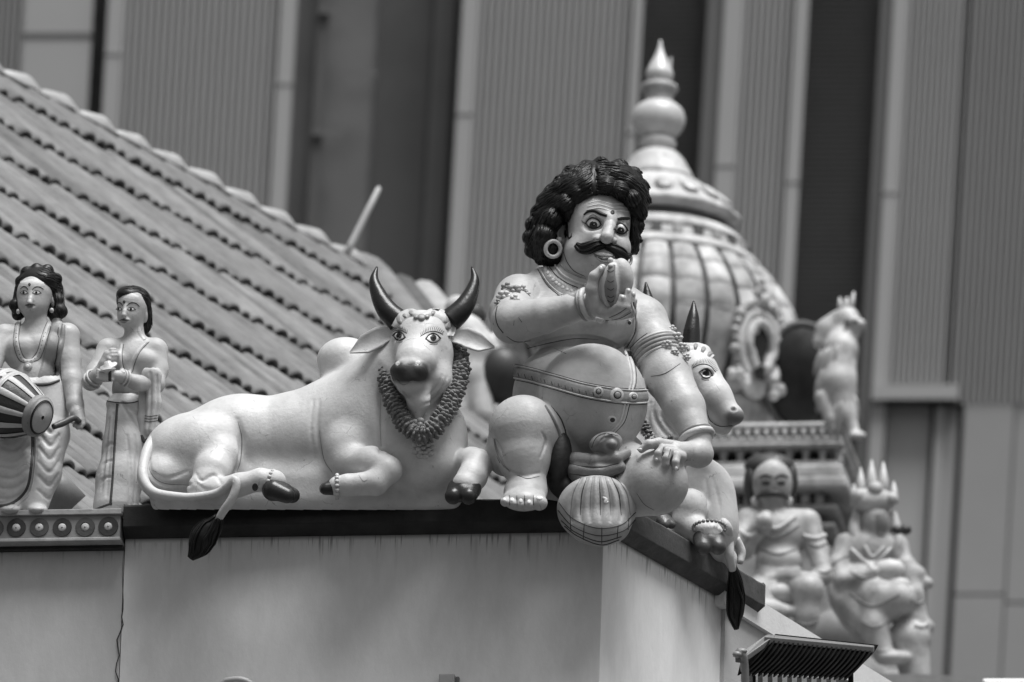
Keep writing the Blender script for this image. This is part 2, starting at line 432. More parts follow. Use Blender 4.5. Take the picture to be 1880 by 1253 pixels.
def disc(clay, c, rx, ry=None, rot=0, rise=0.8, lift=0.4, nr=4, na=20, edge=-0.5):
    """a raised painted spot on the front surface"""
    ry = ry or rx; a0 = math.radians(rot); V = [[c[0], c[1]]]; R = [0.0]
    for j in range(1, nr + 1):
        for i in range(na):
            a = 2 * math.pi * i / na; x = rx * j / nr * math.cos(a); y = ry * j / nr * math.sin(a)
            V.append([c[0] + x * math.cos(a0) - y * math.sin(a0), c[1] + x * math.sin(a0) + y * math.cos(a0)]); R.append(j / nr)
    V = np.array(V); R = np.array(R); Z = clay.front(V[:, 0], V[:, 1]); p = np.column_stack([V, Z]); nm = clay.normal(p)
    h = lift + rise * np.sqrt(np.maximum(1 - R * R, 0)); h[R > 0.99] = edge
    p = p + nm * h[:, None]; F = []
    for i in range(na): F.append([0, 1 + (i + 1) % na, 1 + i])
    for j in range(nr - 1):
        for i in range(na):
            a = 1 + j * na + i; b = 1 + j * na + (i + 1) % na; F.append([a, b, b + na, a + na])
    return p, F
# ================================================================== the setting
def v3(*a): return np.array(a, float)
Z3 = v3(0, 0, 1)
PSI = math.radians(9.0)
UL = v3(-math.cos(PSI), math.sin(PSI), 0)      # along the left wall, away from the corner
PHI = math.radians(60.6)
UR = v3(math.cos(PHI), math.sin(PHI), 0)       # along the right wall, away from the corner
NL = v3(-math.sin(PSI), -math.cos(PSI), 0)     # outward normals
NR = v3(math.sin(PHI), -math.cos(PHI), 0)

M_ground = mat('asphalt', 0.06, 0.9, 0.25, 2.0, 0.4, 60, tone=False)
g = 200.0
gr = mesh('ground', [(-g, -100, 0), (g, -100, 0), (g, 400, 0), (-g, 400, 0)], [[0, 1, 2, 3]], M_ground, kind='structure')

# ------------------------------------------------------------------ parapet wall with its dark ledge
def wall_mat(name, grey, zt, seed, streak=0.62):
    """painted render: soft blotches, brush marks, and dark run-off streaks that start under the ledge"""
    m = bpy.data.materials.new(name); m.use_nodes = True; nt = m.node_tree; L = nt.links.new; b = nt.nodes['Principled BSDF']
    geo = _n(nt, 'ShaderNodeNewGeometry'); sep = _n(nt, 'ShaderNodeSeparateXYZ'); L(geo.outputs['Position'], sep.inputs[0])
    def noise(scale, sx, sz, det=6, rough=.6, off=0):
        mp = _n(nt, 'ShaderNodeMapping'); mp.inputs['Scale'].default_value = (sx, sx, sz); mp.inputs['Location'].default_value = (off, off * .7, off * .3)
        L(geo.outputs['Position'], mp.inputs[0]); n = _n(nt, 'ShaderNodeTexNoise'); n.inputs['Scale'].default_value = scale; n.inputs['Detail'].default_value = det; n.inputs['Roughness'].default_value = rough
        L(mp.outputs[0], n.inputs['Vector']); return n.outputs[0]
    def rng(x, a, c, lo, hi, sm=True):
        r = _n(nt, 'ShaderNodeMapRange'); r.interpolation_type = 'SMOOTHSTEP' if sm else 'LINEAR'
        for i, q in enumerate((a, c, lo, hi)): r.inputs[i + 1].default_value = q
        L(x, r.inputs[0]); return r.outputs[0]
    def op(o, x, y):
        n = _n(nt, 'ShaderNodeMath', operation=o)
        for i, q in enumerate((x, y)):
            if hasattr(q, 'links'): L(q, n.inputs[i])
            else: n.inputs[i].default_value = q
        return n.outputs[0]
    base = rng(noise(1.6, 1, .8, 5, .55, seed), .3, .7, grey * .98, grey * 1.02)
    base = op('MULTIPLY', base, rng(noise(14, 1, .35, 6, .7, seed + 3), .35, .7, .95, 1.04))
    base = op('MULTIPLY', base, rng(noise(120, 1, 1, 3, .6, seed + 9), .70, .78, 1.0, .80))       # specks
    dep = op('SUBTRACT', zt, sep.outputs[2])                                                      # depth below the ledge
    # streaks: thin vertical noise, each with its own length
    n1 = noise(34, 1, .012, 3, .7, seed + 5); n2 = noise(9, 1, .02, 3, .6, seed + 6); n3 = noise(90, 1, .02, 2, .5, seed + 7)
    ln = rng(n2, .35, .72, .02, .26); fade = op('SUBTRACT', 1.0, op('DIVIDE', dep, ln)); fade = rng(fade, 0, 1, 0, 1)
    s1 = op('MULTIPLY', rng(n1, .50, .68, 0, 1), fade)
    ln3 = rng(n1, .3, .7, .015, .12); f3 = rng(op('SUBTRACT', 1.0, op('DIVIDE', dep, ln3)), 0, 1, 0, 1)
    s3 = op('MULTIPLY', rng(n3, .54, .62, 0, 1), f3)
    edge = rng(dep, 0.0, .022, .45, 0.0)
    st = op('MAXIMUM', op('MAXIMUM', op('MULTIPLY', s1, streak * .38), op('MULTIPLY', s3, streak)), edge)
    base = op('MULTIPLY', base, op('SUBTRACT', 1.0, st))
    L(base, b.inputs['Base Color']); b.inputs['Roughness'].default_value = .7; b.inputs['Specular IOR Level'].default_value = .25
    bp = _n(nt, 'ShaderNodeBump'); bp.inputs['Strength'].default_value = .35; bp.inputs['Distance'].default_value = .006
    hh = op('ADD', noise(8, 1, .5, 6, .65, seed + 1), op('MULTIPLY', noise(70, 1, .6, 4, .6, seed + 2), .35)); L(hh, bp.inputs['Height']); L(bp.outputs[0], b.inputs['Normal'])
    return m

C0 = P(1107, 977, 0.06)                    # corner of the wall just under the ledge
ZT = C0[2]
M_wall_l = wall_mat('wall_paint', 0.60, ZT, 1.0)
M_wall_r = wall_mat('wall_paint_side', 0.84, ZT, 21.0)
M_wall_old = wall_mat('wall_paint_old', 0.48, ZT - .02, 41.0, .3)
M_ledge = mat('ledge_paint', 0.013, 0.55, 0.35, 9, 0.5, 40, tone=False, dirt=-0.6, dscale=25)
M_ledge_r = mat('ledge_paint_side', 0.07, 0.6, 0.25, 9, 0.6, 60, tone=False, dirt=0.4, dscale=20)

def on(u, n, z, along=UL, nrm=NL):      # point on a wall plane: u along, n outward, z above the wall top
    return C0 + along * u + nrm * n + Z3 * z
LEN_L, LEN_R, TH = 3.2, 1.08, 0.42
UJ = 1.785                                # the vertical joint in the left wall
wall = root('parapet_wall', (C0[0], C0[1], 0), 'plain grey rendered parapet wall with dark ledge under the seated statue', 'wall')
h = ZT
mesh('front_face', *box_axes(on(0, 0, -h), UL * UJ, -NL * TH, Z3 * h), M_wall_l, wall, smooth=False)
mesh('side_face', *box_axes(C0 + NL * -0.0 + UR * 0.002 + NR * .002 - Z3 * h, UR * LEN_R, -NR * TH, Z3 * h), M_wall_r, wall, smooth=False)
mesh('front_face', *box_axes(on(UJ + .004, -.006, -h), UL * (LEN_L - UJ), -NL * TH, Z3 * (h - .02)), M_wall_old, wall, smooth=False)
# a crack along the joint
ck = []
for i in range(22):
    z = -.03 - i * .03; ck.append(on(UJ + .002 + .007 * math.sin(i * 1.7) * (i > 8) + .004 * math.sin(i * .6) + max(0, i - 9) * .0012, .0015, z))
V, F = tube(ck, [.0007, .001, .0012, .0022, .0026, .002, .0024, .0016], 6); mesh('crack', V, F, mat('crack_dark', .03, .9, .2, bump=0, tone=False), wall)

def ledge_prof(path, nrm_in, prof, name, m, parent, ends=True):
    """sweep a profile [(out, up)] along a plan path with mitred normals"""
    V = []; k = len(prof)
    for p, nn in zip(path, nrm_in):
        for o, z in prof: V.append(np.asarray(p) + np.asarray(nn) * o + Z3 * z)
    F = []
    for i in range(len(path) - 1):
        for j in range(k):
            l = (j + 1) % k; F.append([i * k + j, i * k + l, (i + 1) * k + l, (i + 1) * k + j])
    if ends: F.append(list(range(k))); F.append([(len(path) - 1) * k + j for j in range(k)][::-1])
    return mesh(name, V, F, m, parent, smooth=False)
LH = 0.089                                # height of the upright face of the ledge
prof = [(-.40, LH + .03), (.055, LH + .03), (.062, LH + .022), (.062, .030), (.018, .0), (-.40, .0)]
# slightly uneven front ledge, hand laid: wobble along its length
def ledge_run(along, nrm, u0, u1, prof, n, amp, seed, m, name):
    rng = np.random.RandomState(seed); V = []; k = len(prof)
    us = np.linspace(u0, u1, n)
    for i, u in enumerate(us):
        dz = amp * (math.sin(u * 5 + seed) * .5 + rng.uniform(-.5, .5)); do = amp * rng.uniform(-.5, .5)
        for j, (o, z) in enumerate(prof):
            V.append(C0 + along * u + nrm * (o + (do if j in (1, 2, 3) else 0)) + Z3 * (z + (dz if j in (1, 2) else (dz * .6 if j in (3,) else 0))))
    F = []
    for i in range(n - 1):
        for j in range(k):
            l = (j + 1) % k; F.append([i * k + j, i * k + l, (i + 1) * k + l, (i + 1) * k + j])
    F.append(list(range(k))); F.append([(n - 1) * k + j for j in range(k)][::-1])
    o = mesh(name, V, F, m, wall, smooth=False); bevel(o, .003, 2); return o
ledge_run(UL, NL, .0, UJ, prof, 40, .004, 3, M_ledge, 'ledge')
profr = [(a, b) for a, b in prof]
ledge_run(UR, NR, .0, 1.16, profr, 24, .003, 5, M_ledge_r, 'ledge')
# corner block that joins both ledges
cb = [C0 + NL * a + NR * b2 for a, b2 in ((.058, -.35), (.058, .02), (.02, .058), (-.35, .058), (-.35, -.35))]
cbl = [C0 + NL * a + NR * b2 for a, b2 in ((.016, -.35), (.016, .008), (.008, .016), (-.35, .016), (-.35, -.35))]
k = 5; V = [p + Z3 * (LH + .028) for p in cb] + [p + Z3 * .032 for p in cb] + [p + Z3 * .002 for p in cbl]
F = [list(range(5))] + [[i, i + 5, (i + 1) % 5 + 5, (i + 1) % 5] for i in range(5)] + [[i + 5, i + 10, (i + 1) % 5 + 10, (i + 1) % 5 + 5] for i in range(5)] + [[14, 13, 12, 11, 10]]
bevel(mesh('ledge_corner', V, F, M_ledge, wall, smooth=False), .003)

# ------------------------------------------------------------------ painted band with rings under the musicians
band = root('ornament_band', on(UJ + .6, 0, -.03), 'moulded band painted with a row of rings under the musicians', 'moulding')
M_band = mat('band_paint', .20, .6, .2, 12, .4, 60, tone=False, dirt=.35)
M_bandl = mat('band_trim', .33, .6, .2, 12, .4, 60, tone=False, dirt=.4, dscale=14)
BL = LEN_L - UJ
zb0, zb1 = -.031, .091
mesh('panel', *box_axes(on(UJ + .008, .075, zb0 + .012), UL * BL, -NL * .3, Z3 * (zb1 - zb0 - .03)), M_band, band, smooth=False)
bevel(mesh('top_trim', *box_axes(on(UJ + .004, .086, zb1 - .02), UL * BL, -NL * .32, Z3 * .022), M_bandl, band, smooth=False), .003)
bevel(mesh('bottom_trim', *box_axes(on(UJ + .004, .086, zb0), UL * BL, -NL * .32, Z3 * .014), M_bandl, band, smooth=False), .003)
mesh('soffit', *box_axes(on(UJ + .004, .03, zb0 - .012), UL * BL, -NL * .28, Z3 * .0105), M_ledge, band, smooth=False)
M_ringd = mat('ring_dark', .03, .5, .3, 20, .3, 80, tone=False); M_ringm = mat('ring_mid', .06, .5, .3, 20, .3, 80, tone=False); M_dot = mat('ring_dot', .42, .5, .3, 30, .3, 80, tone=False)
def flat_ring(c, r0, r1, th, nrm, along, n=28):
    V = []
    for i in range(n):
        a = 2 * math.pi * i / n; d = along * math.cos(a) + Z3 * math.sin(a)
        V += [c + d * r0, c + d * (r0 + .0012) + nrm * th, c + d * (r1 - .0012) + nrm * th, c + d * r1]
    F = []
    for i in range(n):
        j = (i + 1) % n
        for q in range(3): F.append([i * 4 + q, i * 4 + q + 1, j * 4 + q + 1, j * 4 + q])
    return V, F
for i in range(8):
    u = UJ + .052 + i * .0865; c = on(u, .0752, zb0 + .012 + (zb1 - zb0 - .03) * .5 + random.uniform(-.002, .002))
    rg = mesh('ring', *flat_ring(c, .0165 + random.uniform(-.001, .001), .0375 + random.uniform(-.0015, .001), .0035, NL, UL), M_ringd if i % 2 == 0 else M_ringm, band, smooth=False)
    V, F = ball((0, 0, 0), (1, 1, 1), 16, 8); W = [c + UL * v[0] * .0165 + Z3 * v[1] * .0165 + NL * max(v[2], -.2) * .006 for v in V]
    mesh('dot', W, F, M_dot, rg)
    V, F = ball((0, 0, 0), (1, 1, 1), 10, 6); W = [c + NL * .004 + UL * v[0] * .0045 + Z3 * v[1] * .0045 + NL * max(v[2], -.2) * .005 for v in V]
    mesh('bead', W, F, M_bandl, rg)

# small fixtures low on the wall
fx = root('wall_bracket', on(.555, .02, -.55), 'small grey upright bracket fixed low on the wall', 'bracket')
bevel(mesh('plate', *box_axes(on(.53, .001, -.68), UL * .058, NL * .035, Z3 * .135), mat('bracket_grey', .30, .5, .15, tone=False), fx, smooth=False), .004)
bevel(mesh('back_plate', *box_axes(on(.515, .0005, -.68), UL * .012, NL * .02, Z3 * .128), mat('bracket_dark', .12, .5, .15, tone=False), fx, smooth=False), .003)
pb = [on(1.395, .02, -.65), on(1.39, .035, -.572), on(1.36, .04, -.560), on(1.32, .04, -.560), on(1.285, .035, -.58), on(1.275, .02, -.65)]
mesh('wall_pipe', *tube(catmull(pb, 24), .011, 10), mat('pipe_pale', .5, .4, .1, tone=False), label='pale bent pipe end at the bottom edge of the wall', cat='pipe')
# ================================================================== tiled roof behind the parapet
RA = math.radians(57.9); RU = v3(math.cos(RA), math.sin(RA), 0); RN = v3(math.sin(RA), -math.cos(RA), 0)
AL = math.radians(40.5); RD = RN * math.cos(AL) - Z3 * math.sin(AL); RT = RN * math.sin(AL) + Z3 * math.cos(AL)   # down the slope, out of the slope
R0 = P(0, 132, 14.6)                      # upper edge of the tiles at the left of the picture
TL, TW = 0.815, 0.205                    # course length and tile width
roof = root('tiled_roof', R0 + RU * 2.5 - Z3 * 1.0, 'pale corrugated clay tile roof sloping behind the statues', 'roof')
M_tile = mat('clay_tile', .17, .75, .16, 5, .5, 70, tone=True, dirt=.35, dscale=9, spec=.2)
M_tile_b = mat('clay_tile_pale', .205, .75, .2, 6, .5, 70, tone=True, dirt=.30, dscale=11, spec=.2)
M_tile_c = mat('clay_tile_worn', .13, .75, .2, 6, .5, 70, tone=True, dirt=.40, dscale=8, spec=.2)
M_mortar = mat('ridge_mortar', .085, .85, .2, 6, .5, 60, tone=False)
M_cap = mat('ridge_tile', .36, .6, .2, 8, .5, 60, tone=False, dirt=.4, dscale=12)
def tile_mesh(short=False):
    nu = 31; prof = []
    for i in range(nu):
        u = i / (nu - 1)
        # a broad roll and a narrow roll with a flat pan between
        z = .040 * max(0, math.sin(math.pi * min(max((u - .02) / .50, 0), 1))) ** .55 + .033 * max(0, math.sin(math.pi * min(max((u - .58) / .36, 0), 1))) ** .55
        z -= .018 * math.exp(-((u - .55) / .04) ** 2) + .012 * math.exp(-((u - .975) / .03) ** 2)
        prof.append((u * TW * 1.0, z))
    V = []; rows = [(-.06, .0), (.25, .010), (.55, .022), (.97, .030), (1.0, .028)]
    th = .014
    if short: rows = [(.42, .014), (.7, .026), (.85, .032), (.97, .036), (1.0, .034)]
    for t, lift in rows:
        for x, z in prof: V.append(RU * x + RD * (t * TL) + RT * (z + lift))
    n1 = len(V)
    for t, lift in (rows[2], rows[4]):
        for x, z in prof: V.append(RU * x + RD * (t * TL) + RT * (z + lift - th))
    F = []
    for r in range(len(rows) - 1):
        for i in range(nu - 1):
            a = r * nu + i; F.append([a, a + nu, a + nu + 1, a + 1])
    e = (len(rows) - 1) * nu
    for i in range(nu - 1):
        F.append([e + i, n1 + nu + i, n1 + nu + i + 1, e + i + 1])
        F.append([n1 + nu + i, n1 + i, n1 + i + 1, n1 + nu + i + 1])
    me = bpy.data.meshes.new('tile'); me.from_pydata([tuple(v) for v in V], [], F); me.update()
    me.polygons.foreach_set('use_smooth', [True] * len(me.polygons))
    return me
tms = []
for m in (M_tile, M_tile_b, M_tile_c):
    me = tile_mesh(); me.materials.append(m); tms.append(me)
tshort = tile_mesh(True); tshort.materials.append(M_tile)
def to_px(p):
    q = np.asarray(p) - CAM; dd = q @ FWD; s = 0.002 * dd / D0; return 940 + (q @ RIGHT) / s, 626.5 - (q @ UP) / s
HIP0 = np.array([715, 500.]); HIP1 = np.array([1010, 870.])
def left_of_hip(px, py, mrg=0):
    x = HIP0[0] + (py - HIP0[1]) * (HIP1[0] - HIP0[0]) / (HIP1[1] - HIP0[1]); return px < x + mrg
def rp(u, d, up=0): return R0 + RU * u + RD * d + RT * up
def depth(p): return (np.asarray(p) - CAM) @ FWD - D0
def u_at(d, test):
    lo, hi = -30.0, 30.0
    for _ in range(40):
        m = (lo + hi) / 2
        if test(*to_px(rp(m, d))): lo = m
        else: hi = m
    return lo
def u_hip(d): return u_at(d, left_of_hip)
def u_left(d): return u_at(d, lambda x, y: x < -470)
rl = wloc(roof); cnt = 0; rest = []; rng = np.random.RandomState(11); ROWS = 11
for r in range(ROWS):
    for i in range(-90, 90):
        o = R0 + RU * (i * TW) + RD * (r * TL); c = o + RU * TW * .5 + RD * TL * .6
        px, py = to_px(c); ex, ey = to_px(o + RD * TL)
        if ex < -440 or py > 1100 or depth(o + RD * TL) < .75: continue
        if not left_of_hip(ex, ey, -2): continue
        if ex < -40 or py > 960: rest.append(o); continue
        if to_px(o)[0] > 300 and to_px(o)[1] > 800: rest.append(o); continue                  # wholly behind the bull
        if cnt >= 299: continue
        t = bpy.data.objects.new('tile', tshort if r == 0 else tms[rng.choice([0, 0, 0, 1, 1, 2])]); COL.objects.link(t); t.parent = roof
        t.location = tuple(o - rl + RT * rng.uniform(-.006, .006) + RD * rng.uniform(-.016, .016)); cnt += 1
print('tiles', cnt, [round(float(depth(rp(u_left(q * TL), q * TL))), 1) for q in range(10)])
# the tiles that the photograph does not show: one part
tv = np.array([tuple(v.co) for v in tms[0].vertices]); tf = [list(p.vertices) for p in tms[0].polygons]
if rest: mesh('tile_field', *join([(tv + o, tf) for o in rest]), M_tile, roof, kind='stuff')
# deck below the tiles
V = []; ds = np.linspace(.40 * TL, ROWS * TL, 20)
for d in ds:
    ul, uh = u_left(max(d, 0)), u_hip(max(d, 0))
    while depth(rp(ul, d)) < .6: ul += .1
    V += [rp(ul, d, -.03), rp(max(uh, ul + .05), d, -.03)]
mesh('roof_deck', V, [[2 * i, 2 * i + 1, 2 * i + 3, 2 * i + 2] for i in range(len(ds) - 1)], M_tile_c, roof, smooth=False)
RDG = .46 * TL; UE = u_at(RDG, lambda x, y: x < 690); UL0 = u_left(0) - .4
# mortar bed of the ridge and its caps
mesh('ridge_bed', *box_axes(rp(UL0, RDG, .0), RU * (UE - UL0), -RN * .26, Z3 * .075), M_mortar, roof, smooth=False)
def cap_mesh(n=12):
    V = []
    st = [(-.02, .45), (.05, .85), (.17, 1.22), (.28, .95), (.34, .6), (.36, .3)]
    for t, k in st:
        for j in range(n + 1):
            a = math.pi * j / n; V.append(RU * t + RN * (.10 * k * math.cos(a)) + Z3 * (.080 * k * math.sin(a) - .01 + (.045 - t * .10)))
    F = []
    for i in range(len(st) - 1):
        for j in range(n): a = i * (n + 1) + j; F.append([a, a + n + 1, a + n + 2, a + 1])
    F.append([j for j in range(n + 1)]); F.append([(len(st) - 1) * (n + 1) + j for j in range(n + 1)][::-1])
    me = bpy.data.meshes.new('ridge_cap'); me.from_pydata([tuple(v) for v in V], [], F); me.update(); me.polygons.foreach_set('use_smooth', [True] * len(me.polygons)); me.materials.append(M_cap); return me
cm = cap_mesh(); u = UL0
CT = rp(0, RDG, 0) - RN * .13 + Z3 * .07
while u < UE - .1:
    o = bpy.data.objects.new('ridge_cap', cm); COL.objects.link(o); o.parent = roof; o.location = tuple(CT + RU * u - rl + Z3 * random.uniform(-.006, .006)); u += .335
# rounded end of the ridge and the hip that runs down from it
e = CT + RU * UE
V, F = ball((0, 0, 0), 1, 16, 10); mesh('ridge_end', [e + RU * (v[0] * .22 + .06) + RN * v[1] * .16 + Z3 * (v[2] * .16 - .03) for v in V], F, M_tile_b, roof)
hd = np.linspace(RDG, 7.6, 24)
hp = [rp(u_hip(d), d, .05) for d in hd]
mesh('hip_roll', *tube(hp, .10, 12), M_cap, roof)
mesh('hip_bed', *tube([p - RU * .20 - RT * .03 for p in hp], .10, 10), M_mortar, roof)
mesh('hip_roll', *tube([p - RU * .42 - RT * .02 for p in hp], .085, 10), M_tile_b, roof)
# the short slope beyond the hip
V = []
for d in hd:
    q = rp(u_hip(d), d, .02); V += [q, q + RU * 1.2 * d - Z3 * d * .8]
mesh('roof_deck', V, [[2 * i, 2 * i + 1, 2 * i + 3, 2 * i + 2] for i in range(len(hd) - 1)], M_tile_c, roof, smooth=False)
d_end = float(depth(e))
# rod that sticks up by the ridge
a, b_ = P(646, 447, d_end - .3), P(697, 343, d_end - .2)
mesh('lightning_rod', *tube([a - (b_ - a) * .25, a, a * .5 + b_ * .5, b_ * .97 + a * .03, b_], [.020, .019, .017, .014, .004], 10), mat('rod_pale', .5, .4, .1, tone=False), label='thin pale rod leaning up from the end of the roof ridge', cat='rod')
# loose half-round tile leaning behind the drummer
fr = Frame(130, 930, .75)
V = []; n = 12
for t in (0, 1):
    for j in range(n + 1):
        a = math.pi * (.15 + .75 * j / n); cx, cy = (100 + 45 * t, 860 + 58 * t)
        V.append((cx + 30 * math.cos(a) * .8 - 14, cy + 52 - 38 * math.sin(a) * 1.0 + 22 * math.cos(a), 26 * math.sin(a)))
# ================================================================== modern office facade far behind
FD = 50.0
fac = root('office_building', P(1000, 1240, FD) * v3(1, 1, 0), 'modern office block with ribbed metal panels and tall dark windows', 'building')
M_rib = mat('ribbed_metal', .38, .45, .05, .6, .0, tone=False, spec=.4)
M_ribd = mat('ribbed_metal_dark', .30, .45, .05, .6, .0, tone=False, spec=.4)
M_trim = mat('metal_trim', .30, .4, .05, .6, .0, tone=False, spec=.4)
M_smooth = mat('smooth_panel', .29, .35, .08, .4, .0, tone=False, spec=.5)
M_smoothd = mat('smooth_panel_dark', .24, .35, .12, .4, .0, tone=False, spec=.5)
M_glass = mat('dark_glass', .13, .3, .4, .25, .0, tone=False, spec=.35)
M_mull = mat('dark_mullion', .10, .5, .1, 1, .0, tone=False)
M_lou = mat('dark_louvre', .26, .45, .2, .5, .0, tone=False)
M_gap = mat('gap_shadow', .05, .8, .1, bump=0, tone=False)
LEAN = -0.056
YF = (CAM + FWD * (D0 + FD))[1]
def fp(x, y, dep=0.0):
    q = P(x + LEAN * y, y, 0) - CAM; return CAM + q * ((YF + dep) / q[1])      # on the upright plane of the facade
YT, YB = -260, 1500
def strip(name, x0, x1, y0, y1, out, m, th=.25, parent=fac):
    V = []
    for dd in (-out, -out + th):
        V += [fp(x0, y0, dd), fp(x1, y0, dd), fp(x1, y1, dd), fp(x0, y1, dd)]
    F = [[0, 1, 2, 3], [7, 6, 5, 4], [0, 4, 5, 1], [1, 5, 6, 2], [2, 6, 7, 3], [3, 7, 4, 0]]
    return mesh(name, V, F, m, parent, smooth=False)
def ribbed(x0, x1, y0, y1, out, m, pitch=12.7, dep=.11, ratio=.5):
    """one panel of folded metal: trapezoid ribs"""
    xs = []; x = x0
    while x < x1 - 1:
        xs += [(x, 0), (x + pitch * .18, dep), (x + pitch * (.18 + ratio * .64), dep), (x + pitch * (.36 + ratio * .64), 0)]; x += pitch
    xs.append((min(x, x1), 0)); xs = [(min(a, x1), b) for a, b in xs]
    V = [];
    for y in (y0, y1):
        for x, d in xs: V.append(fp(x, y, -out + dep - d))
    n = len(xs); F = [[i, i + n, i + n + 1, i + 1] for i in range(n - 1)]
    return mesh('ribbed_panel', V, F, m, fac, smooth=False)
def window(x0, x1, y0, y1, inset=.55, louvre=False, mulls=()):
    w_ = strip('window', x0, x1, y0, y1, -inset, M_glass, .1)
    for (a, b, c, o) in mulls: strip('mullion', a, b, y0, y1, -inset + o, M_mull if c == 0 else c, o, w_)
    if louvre:
        parts = []
        for y in np.arange(y0, y1, 10.0):
            parts.append(box_axes(fp(x0, y, inset - .18), fp(x1, y, inset - .18) - fp(x0, y, inset - .18), fp(x0, y + 5.5, inset - .14) - fp(x0, y, inset - .18), v3(0, .02, .0)))
        mesh('louvre', *join(parts), M_lou, w_, smooth=False, kind='stuff')
    return w_
def trims(*xs):
    for a, b in xs:
        strip('trim', a, b, YT, YB, .06, M_trim, .7)
ribbed(-180, 44, YT, YB, .0, M_ribd, 11); strip('smooth_panel', 46, 172, YT, YB, -.05, M_smooth); strip('reveal', 172, 200, YT, YB, -.5, M_gap)
ribbed(229, 517, YT, YB, .0, M_rib, 13.1); ribbed(880, 1165, YT, YB, .0, M_rib, 12.95); ribbed(1366, 1462, YT, YB, .0, M_rib, 12.0)
trims((199, 229), (517, 546), (850, 880), (1165, 1182), (1331, 1366), (1462, 1486), (1641, 1668))
window(546, 850, YT, YB, .6, False, [(586, 606, mat('glass_frame', .075, .4, .1, bump=0, tone=False), .25), (700, 850, mat('inner_wall', .05, .6, .25, .4, bump=0, tone=False), .05), (800, 836, mat('inner_wall_b', .07, .6, .25, .4, bump=0, tone=False), .15)])
window(1182, 1331, YT, YB, .3, True, [(1300, 1331, M_mull, .3)])
window(1486, 1641, YT, YB, .3, True, [(1618, 1641, M_mull, .3)])
ribbed(1668, 1776, YT, 705, .0, M_rib, 10.5); strip('reveal', 1776, 1784, YT, YB, -.2, M_gap); ribbed(1784, 2100, YT, 740, .0, M_ribd, 11.5, .10, .45)
# lower right: beam, glazed door bay and smooth cladding
strip('beam', 1641, 1800, 706, 733, .15, M_ribd, .5); strip('beam', 1655, 1800, 733, 745, -.1, M_gap, .3)
strip('smooth_panel', 1672, 1752, 745, YB, -.1, mat('pale_panel', .36, .4, .06, .5, .0, tone=False), .2); strip('reveal', 1752, 1760, 745, YB, -.2, M_gap, .2)
strip('mullion', 1760, 1776, 745, YB, .0, M_trim, .3); strip('mullion', 1776, 1802, 738, YB, -.1, M_ribd, .3); strip('reveal', 1802, 1812, 738, YB, -.2, M_gap, .3)
strip('smooth_panel', 1813, 1905, 740, 1090, -.02, M_smoothd, .2); strip('smooth_panel', 1813, 1905, 1094, YB, -.02, M_smoothd, .2); strip('smooth_panel', 1908, 2200, 740, 1105, -.04, M_smoothd, .2); strip('smooth_panel', 1908, 2200, 1109, YB, -.04, M_smoothd, .2)
for k_ in range(4):
    x_ = -180 - 340 * (k_ + 1); strip('trim', x_, x_ + 28, YT, YB, .06, M_trim, .7); ribbed(x_ + 28, x_ + 220, YT, YB, .0, M_rib, 12.8); strip('trim', x_ + 220, x_ + 244, YT, YB, .06, M_trim, .7); window(x_ + 244, x_ + 340, YT, YB, .3)
for k_ in range(4):
    x_ = 2200 + 340 * k_; strip('trim', x_, x_ + 28, YT, YB, .06, M_trim, .7); ribbed(x_ + 28, x_ + 220, YT, YB, .0, M_rib, 12.8); strip('trim', x_ + 220, x_ + 244, YT, YB, .06, M_trim, .7); window(x_ + 244, x_ + 340, YT, YB, .3)
for x0_, x1_, ys in ((199, 229, (95, 640)), (517, 546, (150, 700)), (850, 880, (205, 760)), (1165, 1182, (240,)), (1331, 1366, (300, 800)), (1462, 1486, (330, 860)), (1641, 1668, (350,))):
    for y_ in ys: strip('panel_joint', x0_ - .5, x1_ + .5, y_, y_ + 4, .07, M_ribd, .05)
for x0_, x1_, y_ in ((46, 172, 60), (586, 640, 16), (640, 700, 130), (586, 640, 240)): strip('transom', x0_, x1_, y_, y_ + 9, -.04 if x0_ < 100 else -.3, M_mull, .06)
strip('backing', -1560, 3580, YT, YB, -1.2, M_gap, .3)
# ================================================================== the temple's domed tower
TD = 19.0
M_stucco = mat('stucco_pale', .50, .65, .3, 7, .6, 40, tone=False, dirt=.65, dscale=11)
M_stucco_m = mat('stucco_mid', .36, .65, .3, 7, .6, 40, tone=False, dirt=.7, dscale=11)
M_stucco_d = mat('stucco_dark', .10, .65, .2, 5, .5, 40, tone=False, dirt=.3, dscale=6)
M_brass = mat('gilded', .55, .32, .2, 10, .2, 40, tone=False, spec=.6, dirt=.35, dscale=10)
M_hole = mat('niche_dark', .012, .8, .2, bump=0, tone=False)
ts = .002 * (D0 + TD) / D0
TB = P(1193, 790, TD)
def tz(y): return (790 - y) * ts / math.cos(ELEV)
def revolve(prof, n=48, c=TB, a0=0.0, a1=2 * math.pi, wave=None):
    """prof [(y photo row, radius in steps)]"""
    V = []; cl = abs(a1 - a0 - 2 * math.pi) < 1e-6; m = n if cl else n + 1
    for y, r in prof:
        for i in range(m):
            a = a0 + (a1 - a0) * i / n; rr = r * (1 + (wave(a) if wave else 0)) * ts
            V.append(c + v3(rr * math.cos(a), rr * math.sin(a), tz(y)))
    F = []
    for j in range(len(prof) - 1):
        for i in range(n):
            l = (i + 1) % m if cl else i + 1; F.append([j * m + i, (j + 1) * m + i, (j + 1) * m + l, j * m + l])
    if cl: F.append([i for i in range(m)]); F.append([(len(prof) - 1) * m + i for i in range(m)][::-1])
    return V, F
def sm(prof, n=40):
    p = catmull([(b, a) for a, b in prof], n); return [(q[1], max(q[0], .5)) for q in p]
tw = root('temple_tower', TB - Z3 * 1.0, 'bell-shaped temple dome with metal finial and keyhole niche, far behind the statue', 'tower')
